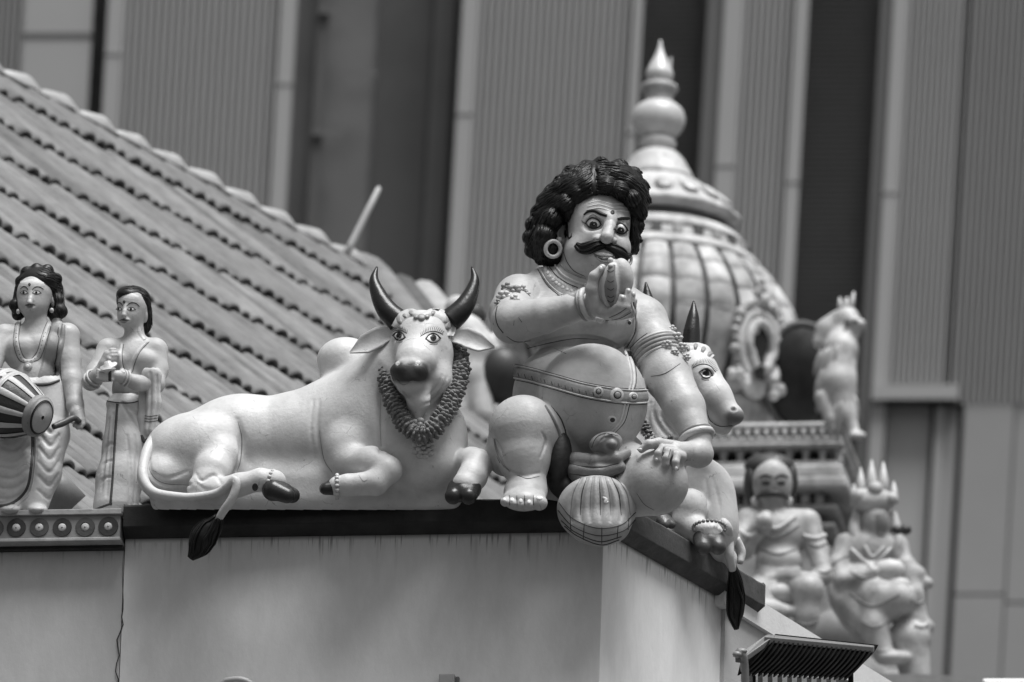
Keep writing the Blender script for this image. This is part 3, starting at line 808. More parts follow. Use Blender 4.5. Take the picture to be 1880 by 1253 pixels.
fin = mesh('finial', *revolve(sm([(68, 2), (85, 6), (100, 12), (118, 21), (132, 26), (143, 23), (149, 19)], 24), 24), M_brass, tw)
mesh('finial_ring', *revolve(sm([(148, 22), (153, 33), (160, 35), (166, 31), (172, 27), (185, 26)], 16), 24), M_stucco_m, fin)
mesh('finial_bulb', *revolve(sm([(184, 27), (190, 36), (200, 46), (214, 50), (228, 48), (240, 40), (248, 32), (252, 27)], 24), 28), M_brass, fin)
mesh('finial_ring', *revolve(sm([(251, 27), (256, 33), (264, 34), (271, 31), (277, 25)], 12), 24), M_brass, fin)
mesh('finial_foot', *revolve(sm([(275, 26), (280, 38), (292, 50), (306, 58), (320, 66), (329, 70), (333, 66)], 18), 32), M_stucco, fin)
# small blade beside the finial tip
mesh('finial_blade', *join([box_axes(TB + v3(.045, -.03, tz(140)), v3(.016, 0, 0), v3(0, .012, 0), v3(.006, 0, (40) * ts))]), M_brass, fin, smooth=False)
mesh('cap', *revolve(sm([(331, 64), (340, 82), (356, 103), (374, 122), (388, 136), (398, 150), (404, 156), (412, 154), (418, 140)], 26), 64, wave=lambda a: .03 * abs(math.sin(a * 8))), M_stucco, tw)
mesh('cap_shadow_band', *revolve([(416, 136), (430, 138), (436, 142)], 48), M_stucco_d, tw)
# oval panels on the cap
for i in range(16):
    a = i * math.pi / 8 + .1; V, F = ball((0, 0, 0), 1, 12, 6); c = TB + v3(126 * ts * math.cos(a), 126 * ts * math.sin(a), tz(372)); rn = v3(math.cos(a) * .62, math.sin(a) * .62, .78); tt = v3(-math.sin(a), math.cos(a), 0); uu = np.cross(rn, tt)
    mesh('petal', [c + tt * v[0] * 17 * ts + uu * v[1] * 26 * ts + rn * v[2] * 6 * ts for v in V], F, M_brass if i % 2 else M_stucco, tw)
# banded shoulder
mesh('band', *revolve(sm([(434, 140), (440, 158), (452, 168), (458, 170), (462, 166)], 10), 64), M_stucco, tw)
mesh('band', *revolve(sm([(461, 164), (466, 172), (476, 178), (482, 182)], 8), 64), M_stucco_m, tw)
mesh('band', *revolve(sm([(481, 178), (486, 192), (496, 201), (503, 202), (508, 196)], 10), 64), M_stucco, tw)
for i in range(28):
    a = i * 2 * math.pi / 28; t = v3(-math.sin(a), math.cos(a), 0); o = v3(math.cos(a), math.sin(a), 0)
    mesh('block', *box_axes(TB + o * (169 * ts) - t * 9 * ts + Z3 * tz(478), t * 18 * ts, o * 13 * ts, Z3 * 17 * ts), M_stucco_d if i % 2 else M_stucco_m, tw, smooth=False)
# skirt of overlapping plates, one object for each plate
ng = 26; rows = [(507, 200, 548, 234), (546, 233, 590, 257), (588, 256, 636, 268), (634, 268, 686, 258), (684, 258, 734, 235), (732, 235, 778, 205)]
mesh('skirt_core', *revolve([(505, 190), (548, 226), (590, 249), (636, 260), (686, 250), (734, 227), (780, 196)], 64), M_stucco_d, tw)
rg2 = np.random.RandomState(3)
for ri, (y0, r0, y1, r1) in enumerate(rows):
    for i in range(ng):
        a0 = (i + .09) * 2 * math.pi / ng; a1 = (i + .91) * 2 * math.pi / ng
        ym, rm = (y0 + y1) / 2, (r0 + r1) / 2 + 3; lp = 6 * (ri in (2, 5))
        V = []; n = 5
        for (y, r) in ((y0, r0), (ym, rm), (y1, r1), (y1 + 2, r1 - 2)):
            for j in range(n):
                a = a0 + (a1 - a0) * j / (n - 1); b = 1 - ((j - 2) / 2) ** 2; rr = (r + 11 * b) * ts; yy = y + (lp * b if y >= y1 else 0)
                V.append(TB + v3(rr * math.cos(a), rr * math.sin(a), tz(yy)))
        F = [[q * n + j, (q + 1) * n + j, (q + 1) * n + j + 1, q * n + j + 1] for q in range(3) for j in range(n - 1)]
        mesh('plate', V, F, [M_stucco, M_stucco, M_stucco_m][rg2.randint(3)], tw)
# drum
mesh('drum', *revolve([(752, 190), (758, 222), (772, 232), (780, 226), (790, 222), (1000, 222)], 64), M_stucco_m, tw)
# keyhole niche facing right
na = math.radians(-44); no_ = v3(math.cos(na), math.sin(na), 0); ntg = v3(-math.sin(na), math.cos(na), 0)
def npt(x, y, o): return TB + no_ * ((262 + o) * ts) + ntg * (x * ts) + Z3 * tz(y)
V, F = ball((0, 0, 0), 1, 20, 12); mesh('niche_panel', [npt(v[0] * 62, 690 - v[1] * 92, -6 + v[2] * 12) for v in V], F, M_stucco_m, tw)
nic = mesh('niche', *tube([npt(34 * math.cos(a) * (1 if math.sin(a) > -.3 else .8), 690 - 44 * math.sin(a), 10) for a in np.linspace(-.35 * math.pi, 1.35 * math.pi, 30)], 10 * ts, 10), M_stucco, tw)
mesh('niche_frame', *tube([npt(54 * math.cos(a), 694 - 66 * math.sin(a), 6) for a in np.linspace(-.3 * math.pi, 1.3 * math.pi, 30)], [12 * ts, 9 * ts, 12 * ts], 10), M_stucco, nic)
V = [npt(0, 695, 9)]
key = [(0, 648), (15, 655), (21, 672), (18, 690), (9, 705), (13, 750), (-13, 750), (-9, 705), (-18, 690), (-21, 672), (-15, 655)]
mesh('niche_opening', [npt(0, 695, 10)] + [npt(x, y, 10) for x, y in key], [[0, i + 1, (i + 1) % 11 + 1] for i in range(11)], M_hole, nic, smooth=False)
rn_ = np.random.RandomState(8); sc_ = []
for i in range(26):
    a = math.pi * (-.32 + 1.64 * i / 25); sc_.append((72 * math.cos(a), 694 - 86 * math.sin(a), rn_.uniform(6, 11)))
sc_ += [(0, 606, 12), (-14, 596, 9), (14, 596, 9), (0, 586, 10), (0, 570, 7), (-26, 612, 9), (26, 612, 9), (-58, 752, 12), (58, 752, 12), (-76, 756, 9), (76, 756, 9), (-38, 756, 10), (38, 756, 10)]
for x, y, r in sc_:
    V, F = ball(npt(x, y, 8 + rn_.uniform(0, 5)), np.array([r, r, r * rn_.uniform(.7, 1.3)]) * ts, 10, 8); mesh('scroll', V, F, M_stucco if rn_.rand() < .7 else M_stucco_m, nic)
# stepped storeys below the dome
HW = 330
def tp(x, y): return P(x, y, TD - .9)
TC = P(1262, 850, TD); TC = v3(TC[0], TC[1], 0)
def tier(y0, y1, hw, m, name='cornice', bv=.02):
    hw = (hw - 160) + HW; zt_ = tp(1400, y0)[2]; zb_ = tp(1400, y1)[2]; a = NL * hw * ts; q = UL * hw * ts
    o = mesh(name, *box_axes(TC - a - q + Z3 * zb_, 2 * a, 2 * q, Z3 * (zt_ - zb_)), m, tw, smooth=False); bevel(o, bv, 3); return o
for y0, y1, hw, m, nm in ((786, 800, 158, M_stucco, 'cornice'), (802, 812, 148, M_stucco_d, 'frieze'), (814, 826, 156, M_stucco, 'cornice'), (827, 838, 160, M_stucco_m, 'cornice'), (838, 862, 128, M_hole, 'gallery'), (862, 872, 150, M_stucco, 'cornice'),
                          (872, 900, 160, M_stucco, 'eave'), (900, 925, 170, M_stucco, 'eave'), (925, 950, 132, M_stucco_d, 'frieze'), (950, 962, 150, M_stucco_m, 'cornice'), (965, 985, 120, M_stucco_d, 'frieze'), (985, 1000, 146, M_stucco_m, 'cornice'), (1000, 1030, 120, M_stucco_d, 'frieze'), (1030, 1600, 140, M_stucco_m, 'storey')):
    tier(y0, y1, hw, m, nm)
for i in range(11):
    k_ = -(i - .5) * 30 * ts
    for q in (TC + NL * (HW - 26) * ts + UL * (-(HW - 26) * ts - k_),):
        V, F = tube([q + Z3 * tp(1400, y)[2] for y in (864, 856, 846, 837)], [.03, .018, .02, .03], 8); mesh('column', V, F, M_stucco, tw)

for (yy, hh, hw_, st_, m_) in ((800, 12, 149, 17, M_stucco), (927, 20, 134, 26, M_stucco_m), (966, 16, 122, 20, M_stucco)):
    hw2 = (hw_ - 160 + HW) * ts
    for i in range(15):
        q = TC + NL * hw2 - UL * (hw2 - (i + .4) * st_ * ts); zb_ = tp(1400, yy + hh)[2]
        mesh('dentil', *box_axes(v3(q[0], q[1], zb_), UL * st_ * .55 * ts, NL * 9 * ts, Z3 * hh * .9 * ts), m_, tw, smooth=False)
# dark round recess beside the dome
V, F = ball((0, 0, 0), 1, 24, 14); rc = P(1472, 695, TD - .3)
mesh('recess', [rc + RIGHT * v[0] * 62 * ts + UP * v[1] * 95 * ts - FWD * v[2] * 40 * ts for v in V], F, M_hole, tw)
mesh('recess_rim', *tube([rc + RIGHT * 66 * ts * math.cos(a) + UP * 99 * ts * math.sin(a) for a in np.linspace(0, 2 * math.pi, 40, endpoint=False)], 8 * ts, 8, closed=True), M_stucco_d, tw)
# ================================================================== white coping wall, floodlight and slatted screen at the right
M_white = mat('white_coping', .76, .6, .12, 5, .4, 60, tone=False, dirt=.25, dscale=5)
sc = root('white_wall', P(1500, 1240, 2.2) * v3(1, 1, 0), 'low white wall with sloping-looking coping behind the floodlight', 'wall')
PW = math.radians(62.3); UW = v3(math.cos(PW), math.sin(PW), 0); NW = v3(math.sin(PW), -math.cos(PW), 0)
c1 = P(1385, 1097, 1.0)
mesh('coping', *box_axes(c1 - UW * .25, UW * 4.0, -NW * .5, -Z3 * .10), M_white, sc, smooth=False)
mesh('face', *box_axes(c1 - UW * .2 - NW * .02 - Z3 * .1, UW * 4.0, -NW * .45, -Z3 * (c1[2] - .1)), mat('white_wall_face', .45, .7, .1, 3, .4, 60, tone=False), sc, smooth=False)

# floodlight seen from behind and below: pale rim, black cooling fins, U bracket
fl = Frame(1480, 1215, .1)
fd = root('floodlight', fl.w([(1480, 1250, 0)])[0], 'black finned floodlight with pale rim beside the wall corner', 'lamp')
M_rim = mat('lamp_rim', .16, .4, .1, 20, .2, tone=False); M_fin = mat('lamp_fin', .010, .8, .2, 20, .2, tone=False, spec=.1); M_brk = mat('lamp_bracket', .22, .4, .1, 20, .2, tone=False)
A, B_, Cc = v3(1417, 1170, 40), v3(1605, 1190, -10), v3(1352, 1212, 70)
Dd = B_ + (Cc - A)
dn = v3(2, 9, -3)
def fbox(name, pts, ext, m, par, bv=.003):
    V = [p for p in pts] + [p + ext for p in pts]; F = [[0, 1, 2, 3], [7, 6, 5, 4], [0, 4, 5, 1], [1, 5, 6, 2], [2, 6, 7, 3], [3, 7, 4, 0]]
    return bevel(mesh(name, fl.w(V), F, m, par, smooth=False), bv)
back = v3(30, -16, -60)
A, B_, Cc, E_ = v3(1408, 1164, 20), v3(1606, 1186, -20), v3(1348, 1204, 66), v3(1592, 1192, 30)
fbox('rim', [A, B_, B_ + v3(-2, 2, 16), A + v3(-6, 4, 18)], v3(0, 11, 0), M_rim, fd)
fbox('rim', [A + v3(-2, 1, 0), A + v3(14, 2, 10), Cc + v3(16, 2, 4), Cc], v3(0, 11, 0), M_rim, fd)
for i in range(22):
    t = i / 21; top = A + (B_ - A) * (.03 + .94 * t) + v3(-2, 10, 20); n = 9; o = []; inn = []; ln = 1.0 - .16 * t
    for j in range(n):
        q = j / (n - 1); a = q * math.pi / 2
        o.append(top + v3(-58 * q ** 1.5 * ln, (30 * math.sin(a) + 34 * q ** 2) * ln, 26 * q))
        inn.append(top + v3(-50 * q ** 1.5 * ln, (16 * math.sin(a) + 22 * q ** 2) * ln - 4, 26 * q - 34))
    tip = 1 + .0 * t; V = []
    for e in (v3(-1.5, 0, 0), v3(1.5, 0, 0)): V += [p + e for p in o] + [p + e for p in inn]
    F = [[j, j + 1, n + j + 1, n + j] for j in range(n - 1)] + [[3 * n + j, 3 * n + j + 1, 2 * n + j + 1, 2 * n + j] for j in range(n - 1)] + [[j, 2 * n + j, 2 * n + j + 1, j + 1] for j in range(n - 1)] + [[n - 1, 2 * n - 1, 4 * n - 1, 3 * n - 1]]
    mesh('fin', fl.w(V), F, M_fin, fd, smooth=False)
V = []; nn_ = 9
for t in (0, 1):
    top = A + (B_ - A) * (.02 + .96 * t) + v3(-2, 10, 6); ln = 1 - .16 * t
    for j in range(nn_):
        q = j / (nn_ - 1); a = q * math.pi / 2; V.append(top + v3(-56 * q ** 1.5 * ln, (27 * math.sin(a) + 31 * q ** 2) * ln, 26 * q + 6))
V += [v + v3(14, -10, -40) for v in V]; m2_ = 2 * nn_
F = [[j, j + 1, nn_ + j + 1, nn_ + j] for j in range(nn_ - 1)] + [[m2_ + nn_ + j, m2_ + nn_ + j + 1, m2_ + j + 1, m2_ + j] for j in range(nn_ - 1)] + [[j, m2_ + j, m2_ + j + 1, j + 1] for j in range(nn_ - 1)] + [[nn_ + j + 1, m2_ + nn_ + j + 1, m2_ + nn_ + j, nn_ + j] for j in range(nn_ - 1)]
mesh('housing', fl.w(V), F, M_fin, fd)
V, F = join([tube(catmull([(1352, 1196, 70), (1362, 1200, 66), (1366, 1225, 60), (1368, 1290, 55)], 14), 8, 8), ball((1352, 1200, 72), (9, 7, 9)), ball((1360, 1194, 66), (11, 6, 9))]); mesh('bracket', fl.w(V), F, M_brk, fd)
mesh('bracket', fl.w(tube([(1562, 1225, 0), (1562, 1300, 0)], 5, 8)[0]), tube([(1562, 1225, 0), (1562, 1300, 0)], 5, 8)[1], M_fin, fd)
mesh('cable', fl.w(tube(catmull([(1388, 1228, 50), (1382, 1236, 52), (1384, 1246, 50), (1380, 1275, 50)], 12), 3, 6)[0]), tube(catmull([(1388, 1228, 50), (1382, 1236, 52), (1384, 1246, 50), (1380, 1275, 50)], 12), 3, 6)[1], M_fin, fd)
gz = fl.w([(1368, 1290, 55)])[0]; mesh('post', *tube([gz + Z3 * .03, v3(gz[0], gz[1], 0)], .018, 10), M_brk, fd)
# white slats below the lamp
sl_ = root('slatted_screen', fl.w([(1470, 1300, 0)])[0], 'white slatted screen under the floodlight at the bottom edge', 'screen')
for i in range(9):
    x = 1384 + i * 18; y0 = 1222 + i * 2.0
    V = [(x, y0, -70), (x + 9, y0 + 1, -70), (x + 9, 1330, -70), (x, 1330, -70)]; V = V + [(a, b, c - 14) for a, b, c in V]
    mesh('slat', fl.w(V), [[0, 1, 2, 3], [7, 6, 5, 4], [0, 4, 5, 1], [1, 5, 6, 2], [2, 6, 7, 3], [3, 7, 4, 0]], M_white, sl_, smooth=False)
V = [(1370, 1238, -86), (1560, 1252, -86), (1560, 1330, -86), (1370, 1330, -86)]; V = V + [(a, b, c - 6) for a, b, c in V]
mesh('backing', fl.w(V), [[0, 1, 2, 3], [7, 6, 5, 4], [0, 4, 5, 1], [1, 5, 6, 2], [2, 6, 7, 3], [3, 7, 4, 0]], mat('screen_back', .16, .7, .1, tone=False), sl_, smooth=False)
for x in (1376, 1552):
    gz = fl.w([(x, 1310, -84)])[0]; mesh('post', *tube([gz, v3(gz[0], gz[1], 0)], .02, 8), M_white, sl_)
# a pale coping end far right at the bottom edge
bevel(mesh('white_ledge', *box_axes(P(1808, 1250, 6), RIGHT * .30, FWD * .3, -UP * .3), M_white, smooth=False, label='corner of a pale ledge at the bottom right edge', cat='ledge'), .01)
# ================================================================== the big seated figure
def paintm(name, g, **kw):
    a = dict(rough=.48, mottle=.13, mscale=11, bump=.38, bscale=75, spec=.42, dirt=.24, dscale=10, chips=26, brush=.7); a.update(kw); return mat(name, g, **a)
M_skin = paintm('skin_paint', .42)
M_skin2 = paintm('skin_paint_pale', .50)
M_black = paintm('black_gloss_paint', .010, rough=.42, spec=.28, mottle=.5, dirt=0, bump=.2)
M_gold = paintm('gold_paint', .27, rough=.4, mottle=.2, dirt=.35, dscale=30)
M_gold2 = paintm('gold_paint_pale', .50, rough=.4, mottle=.2, dirt=.3, dscale=30)
M_line = paintm('dark_line_paint', .03, rough=.6, mottle=.3, bump=.1)
M_eyew = paintm('eye_white', .72, rough=.3, mottle=.05, bump=0, dirt=0)
M_iris = paintm('iris_paint', .022, rough=.3, mottle=.2, bump=0, dirt=0)
M_nail = paintm('nail_paint', .72, rough=.4, mottle=.05, bump=0)
M_cloth = paintm('cloth_paint', .36, rough=.5, dirt=.25, dscale=14)
M_leg_shade = paintm('leg_gap_shade_paint', .02, rough=.6, bump=.8)  # shade colour for the gap between the legs
M_clothd = paintm('cloth_paint_dark', .20, rough=.55, dirt=.3)
M_dmouth = paintm('mouth_paint', .10); M_lip = paintm('lip_paint', .22)
M_mark = paintm('ash_mark_paint', .60, rough=.6)

def strands(paths, rad, seg=5):
    return join([tube(p, rad, seg) for p in paths])
def bundle(path, rad, n, r, twist=1.5, wave=0.0, seed=0, seg=5, npt=20):
    """a lock: n strands wound about a path; rad profile of the bundle, r of a strand"""
    c = catmull(path, npt); t = np.gradient(c, axis=0); t /= np.linalg.norm(t, axis=1)[:, None]
    R = np.interp(np.linspace(0, 1, npt), np.linspace(0, 1, len(rad)), rad); rg = np.random.RandomState(seed); out = []
    for k in range(n):
        a0 = 2 * math.pi * k / n + rg.uniform(-.3, .3); f = rg.uniform(.55, 1) if k % 3 == 0 else rg.uniform(.85, 1); p = []
        for i in range(npt):
            u = np.cross(t[i], (0.2, 0.3, 1)); u /= np.linalg.norm(u); v = np.cross(t[i], u); a = a0 + twist * i / npt + wave * math.sin(i * .8 + k)
            p.append(c[i] + R[i] * f * (math.cos(a) * u + math.sin(a) * v))
        rr = np.minimum(r, R * .9 + .6); out.append(tube(p, list(rr), seg))
    core = tube(c, list(np.maximum(R * .92, .5)), 10); out.append(core); return join(out)

fm = Frame(1090, 940, 0.0)
man = root('seated_statue', fm.w([(1090, 950, -60)])[0], 'large pot-bellied moustached statue of a seated man lifting food to his mouth', 'statue')
C = Clay((880, 318, -330), (1322, 966, 150), 1.95, lean=.30, y0=900)
# trunk
C.ell((1075, 835, -100), (112, 58, 92), 10); C.ell((1062, 905, -100), (112, 44, 80), 14)
C.ell((1042, 728, -100), (101, 98, 88), 16); C.ell((1087, 738, -28), (103, 107, 104), 9)
C.ell((1060, 592, -92), (116, 66, 70), 10); C.ell((1012, 592, -52), (56, 42, 40), 22); C.ell((1122, 592, -48), (52, 44, 42), 22)
C.cone((1002, 528, -98), (1148, 558, -98), 40, 36, 24); C.cone((1072, 530, -92), (1078, 470, -84), 50, 45, 24)
C.ell((955, 548, -86), (46, 44, 48), 14); C.ell((1180, 590, -96), (46, 46, 48), 22)
# folds between chest and belly, under the belly
C.grooves([(955, 650), (1000, 632), (1060, 622), (1110, 628), (1150, 648)], [3, 7, 7, 4], 6, 30, 0)
C.grooves([(960, 668), (990, 655), (1030, 640)], [1, 3, 1], 5, 16, 1)
# his left arm, straight, hand on the knee
C.limb([(1182, 590, -96), (1206, 640, -72), (1228, 692, -48), (1258, 750, -12), (1281, 806, 18)], [45, 44, 43, 37, 26], 10)
C.ell((1284, 833, 24), (25, 24, 26), 10); C.cone((1282, 834, 28), (1240, 830, 70), 24, 19, 12)
C.limb([(1240, 820, 70), (1208, 813, 92), (1190, 815, 98), (1176, 825, 96)], [11, 9.5, 8, 6], 4)
C.limb([(1240, 828, 76), (1216, 823, 102), (1207, 832, 108), (1206, 842, 106)], [10, 8, 7, 5.5], 2)
C.limb([(1244, 834, 80), (1228, 829, 106), (1222, 840, 112), (1222, 851, 110)], [10, 8, 7, 5.5], 2)
C.limb([(1250, 838, 80), (1242, 836, 104), (1239, 848, 112), (1240, 859, 110)], [10, 8, 7, 5.5], 2)
# his right arm bent to the mouth
C.limb([(953, 548, -84), (940, 575, -30), (942, 592, 12)], [45, 42, 40], 6)
C.limb([(942, 592, 14), (1000, 580, 46), (1050, 567, 68), (1088, 558, 84)], [39, 33, 27, 21], 4)
# right leg: knee up, foot on the ledge
C.cone((1030, 850, -80), (962, 788, 30), 74, 60, 8); C.ell((960, 783, 42), (60, 56, 48), 10)
C.limb([(958, 795, 36), (962, 840, 40), (968, 880, 44)], [58, 48, 35], 10)
C.ell((930, 830, 0), (40, 46, 40), 14)
C.ell((965, 898, 50), (39, 26, 40), 10); C.cone((965, 908, 50), (962, 916, 88), 38, 40, 8, sq=((0, 1, 0), .55))
for (x, y, r) in ((928, 919, 9.5), (942, 922, 10), (956, 924, 10.5), (971, 924, 10.5), (990, 921, 15)): C.ell((x, y + 1, 114), (r, r * .95, 15), 3)
C.grooves([(902, 800), (915, 815), (930, 850)], [1, 2.5, 1], 3, 14, 0); C.grooves([(995, 795), (1002, 812), (992, 840)], [1, 3.5, 1], 3, 14, 0); C.grooves([(925, 858), (955, 872), (990, 868)], [1, 3, 1], 4, 14, 0)
# left leg: folded, knee towards the street
C.cone((1112, 856, -70), (1196, 888, 15), 62, 56, 8); C.ell((1203, 886, 46), (61, 61, 58), 14)
C.ell((1160, 905, 20), (50, 45, 50), 12)
# neck rings and head
C.ell((1100, 402, -84), (61, 62, 70), 10); C.ell((1100, 446, -66), (56, 56, 58), 20); C.ell((1104, 480, -50), (38, 25, 36), 16)
C.ell((1066, 462, -44), (26, 26, 26), 16); C.ell((1140, 456, -46), (20, 24, 24), 14)
C.cone((1076, 400, -32), (1120, 400, -20), 8, 9, 10); C.cone((1122, 402, -20), (1150, 404, -42), 9, 7, 10)
C.ell((1091, 412, -13), (18, 12, 9), 8, cut=True); C.ell((1142, 420, -20), (14, 11, 9), 8, cut=True)
C.ell((1091, 408, -28), (15, 11.5, 14), 3); C.ell((1141.5, 418, -33), (12.5, 11, 13), 3)
C.limb([(1125, 398, -24), (1121, 416, -9), (1115, 435, 6)], [8, 9.5, 12.5], 7); C.ell((1099, 438, -6), (9, 7.5, 10), 4); C.ell((1127, 441, -7), (8, 7, 9), 4)
C.ell((1108, 468, -14), (22, 10, 12), 10); C.limb([(1094, 466, -6), (1108, 468, 0), (1124, 470, -6)], [3.5, 5, 3.5], 3); C.limb([(1098, 475, -5), (1109, 478, -2), (1121, 476, -6)], [3, 4.5, 3], 3)
C.grooves([(1092, 470), (1108, 472.5), (1124, 473)], [1, 1.4, 1], 1, 14, .5)
C.grooves([(1096, 485), (1108, 487), (1118, 486)], [1, 1.5, 1], 3, 10, .5)
C.limb([(1038, 408, -92), (1028, 414, -86), (1026, 428, -84), (1033, 444, -82)], [8, 10, 9, 8], 6); C.ell((1033, 426, -74), (5, 12, 6), 3, cut=True)
# hand at the mouth: palm, thumb and four fingers
C.cone((1090, 560, 86), (1124, 573, 100), 19, 15, 10); C.ell((1122, 574, 98), (26, 11, 20), 8)
C.limb([(1093, 562, 100), (1086, 532, 114), (1091, 508, 122), (1106, 492, 126)], [14, 11.5, 9.5, 7], 5)
C.limb([(1120, 574, 112), (1138, 563, 132), (1142, 547, 138)], [9, 8, 6], 3)
C.limb([(1124, 579, 106), (1149, 564, 126), (1153, 535, 132)], [9, 8.5, 6], 2)
C.limb([(1126, 582, 98), (1156, 571, 112), (1161, 541, 118)], [9, 8, 6], 2)
C.limb([(1126, 583, 90), (1158, 577, 98), (1165, 552, 102)], [8, 7.5, 5.5], 2)
C.grooves([(1068, 505), (1060, 520), (1050, 530)], 1.0, 3, 10)
V, F = C.surface()
body = put(fm, 'body', (V, F), M_skin, man)
def on_man(name, VF, m, par=None, **kw): return put(fm, name, VF, m, par or body, **kw)
rib = lambda pts, w, **kw: ribbon(C, pts, w, **kw)

# ---- face paint
for k_, (cx, cy, rx, ry, rt) in enumerate(((1091, 407.5, 13.5, 9.2, 6), (1141.5, 418, 11, 8.6, 12))):
    e_ = on_man('eye', disc(C, (cx, cy), rx, ry, rt, rise=1.2, lift=.5, nr=6), M_eyew)
    ix, iy = cx - .3, cy + 3.6
    on_man('iris', disc(C, (ix, iy), 8.4 if k_ == 0 else 7.2, 7.6, 0, rise=.6, lift=1.8, nr=4), M_iris, e_); on_man('pupil', disc(C, (ix, iy), 3.4, 3.4, 0, rise=.4, lift=2.5, nr=3), M_black, e_)
    on_man('glint', disc(C, (ix + 1, iy - 1), 1.1, 1.1, 0, rise=.3, lift=3.0, nr=2), M_eyew, e_)
    up = [(cx - rx - 3, cy + 2), (cx - rx * .6, cy - ry * .75), (cx, cy - ry - .5), (cx + rx * .65, cy - ry * .45), (cx + rx + 1, cy + ry * .45)]
    lo = [(cx - rx - 1, cy + 1), (cx - rx * .6, cy + ry * .9), (cx, cy + ry + 1.2), (cx + rx * .6, cy + ry * .95), (cx + rx + 1, cy + ry * .35)]
    on_man('eyelid', rib(up, [1.4, 4.2, 4.4, 3.8, 2], rise=1.8, lift=1.0), M_line); on_man('eyelid', rib(lo, [1.2, 2.4, 2.8, 2.2, 1.2], rise=1.2, lift=.8), M_line)
    on_man('eyelid_fold', rib([(x, y - 5.5) for x, y in up[1:]], [1, 1.8, 1.6, 1], rise=.6, lift=.2), M_clothd)
on_man('lash_tail', rib([(1077, 409), (1072, 406.5), (1069, 403)], [2, 1.6, .8], rise=.6), M_line)
on_man('eyebrow', rib([(1073, 393), (1082, 386.5), (1093, 385.5), (1105, 391), (1116, 395)], [2, 6, 8, 8.5, 6], rise=2.0), M_black); on_man('eyebrow', rib([(1135, 401), (1145, 399.5), (1157, 400)], [5, 7, 5.5], rise=2.0), M_black)
on_man('forehead_dot', disc(C, (1126, 388.5), 4.2, 4.4, rise=1.6), M_line)
for k_, dy in enumerate((0, 6.5, 13)): on_man('forehead_stripe', rib([(1082 - k_ * 2, 371 + dy), (1100, 367 + dy), (1114, 370 + dy), (1126, 373.5 + dy), (1140, 372 + dy), (1157, 374 + dy)], [2, 3.6, 4, 3.6, 4, 2], rise=.5, lift=.2, n=40), M_mark)
on_man('sideburn', rib([(1041, 405), (1042, 420), (1044, 433), (1047, 437)], [5, 6, 4, 1.5], rise=1.2), M_black); on_man('sideburn', rib([(1045, 437), (1050, 433), (1051, 427)], [3.5, 2.5, .8], rise=1), M_black)
on_man('mouth', rib([(1091, 465), (1100, 471), (1110, 474), (1121, 473), (1127, 469)], [1.5, 8, 10, 8, 1.5], rise=.6, lift=.3), M_dmouth)
on_man('lip', rib([(1092, 468), (1102, 477), (1111, 480), (1121, 478), (1127, 471)], [1, 3.2, 4, 3.2, 1], rise=1.6, lift=.3), M_lip)
on_man('teeth', rib([(1097, 470), (1108, 473), (1121, 472.5)], [2, 4.6, 2], rise=.5, lift=1.0), M_skin)
on_man('jaw_line', rib([(1036, 462), (1042, 480), (1055, 497), (1075, 507)], [1, 1.8, 1.8, .8], rise=.3), M_line)
# ---- moustache
mz = lambda x, y: float(C.front(x, y))
def mp(x, y, up): return (x, y, mz(x, y) + up)
for si, pts in enumerate(([mp(1112, 449, 4), mp(1098, 449, 6), mp(1082, 454, 7), mp(1068, 455, 5), mp(1059, 449, 4)], [mp(1112, 449, 4), mp(1124, 454, 7), mp(1140, 464, 7), mp(1150, 470, 6), (1160, 467, mz(1148, 466) - 6)])):
    on_man('moustache', bundle(pts, [5, 9, 11, 9.5, 4] if si == 0 else [5, 10, 11.5, 8, 1.5], 14, 2.1, twist=.9, seed=si, npt=16), M_black)

# ---- hair: modelled mass with wavy raised locks
H = Clay((955, 280, -330), (1206, 492, -40), 2.4, lean=.30, y0=900)
H.ell((1096, 358, -100), (76, 66, 84), 6); H.ell((1062, 346, -92), (50, 38, 70), 10); H.ell((1128, 330, -80), (44, 37, 58), 8); H.ell((1154, 350, -84), (37, 40, 50), 8)
H.ell((1022, 400, -110), (42, 52, 62), 10); H.ell((1004, 440, -112), (37, 42, 50), 10); H.ell((1026, 372, -100), (36, 40, 60), 8); H.ell((1172, 372, -90), (20, 30, 40), 8)
H.ell((1166, 425, -105), (12, 42, 30), 6); H.ell((1020, 470, -118), (30, 20, 40), 8); H.ell((1000, 462, -105), (22, 18, 25), 6)
# the face shows in the opening
H.ell((1102, 425, -60), (60, 66, 120), 5, cut=True, rot=8); H.ell((1040, 425, -40), (22, 34, 50), 5, cut=True)
H.ell((1030, 438, -60), (14, 34, 26), 4, cut=True)
rgh = np.random.RandomState(9)
for (x, y, z, r) in ((1078, 302, -90, 14), (1050, 314, -90, 17), (1032, 332, -92, 16), (1016, 350, -95, 17), (1000, 366, -100, 16), (990, 388, -104, 17), (980, 410, -106, 17), (974, 434, -108, 16), (978, 458, -108, 16), (996, 472, -105, 15), (1016, 480, -108, 13), (1105, 297, -80, 15), (1140, 302, -78, 16), (1166, 316, -80, 15), (1182, 340, -84, 14), (1186, 364, -86, 13), (1180, 390, -90, 12), (1175, 414, -95, 11), (1168, 440, -98, 11), (1162, 458, -98, 8), (1060, 352, -40, 18), (1040, 372, -45, 18), (1050, 394, -52, 13), (1080, 340, -34, 18), (1114, 340, -26, 16), (1140, 348, -28, 16), (1162, 362, -38, 14), (1014, 400, -60, 20), (1000, 430, -62, 20), (1010, 455, -70, 16), (1030, 345, -60, 18), (1100, 316, -50, 18), (1130, 316, -46, 18), (1070, 322, -55, 18), (1155, 335, -50, 16)):
    H.ell((x, y, z), (r, r * .95, r * 1.3), 5)
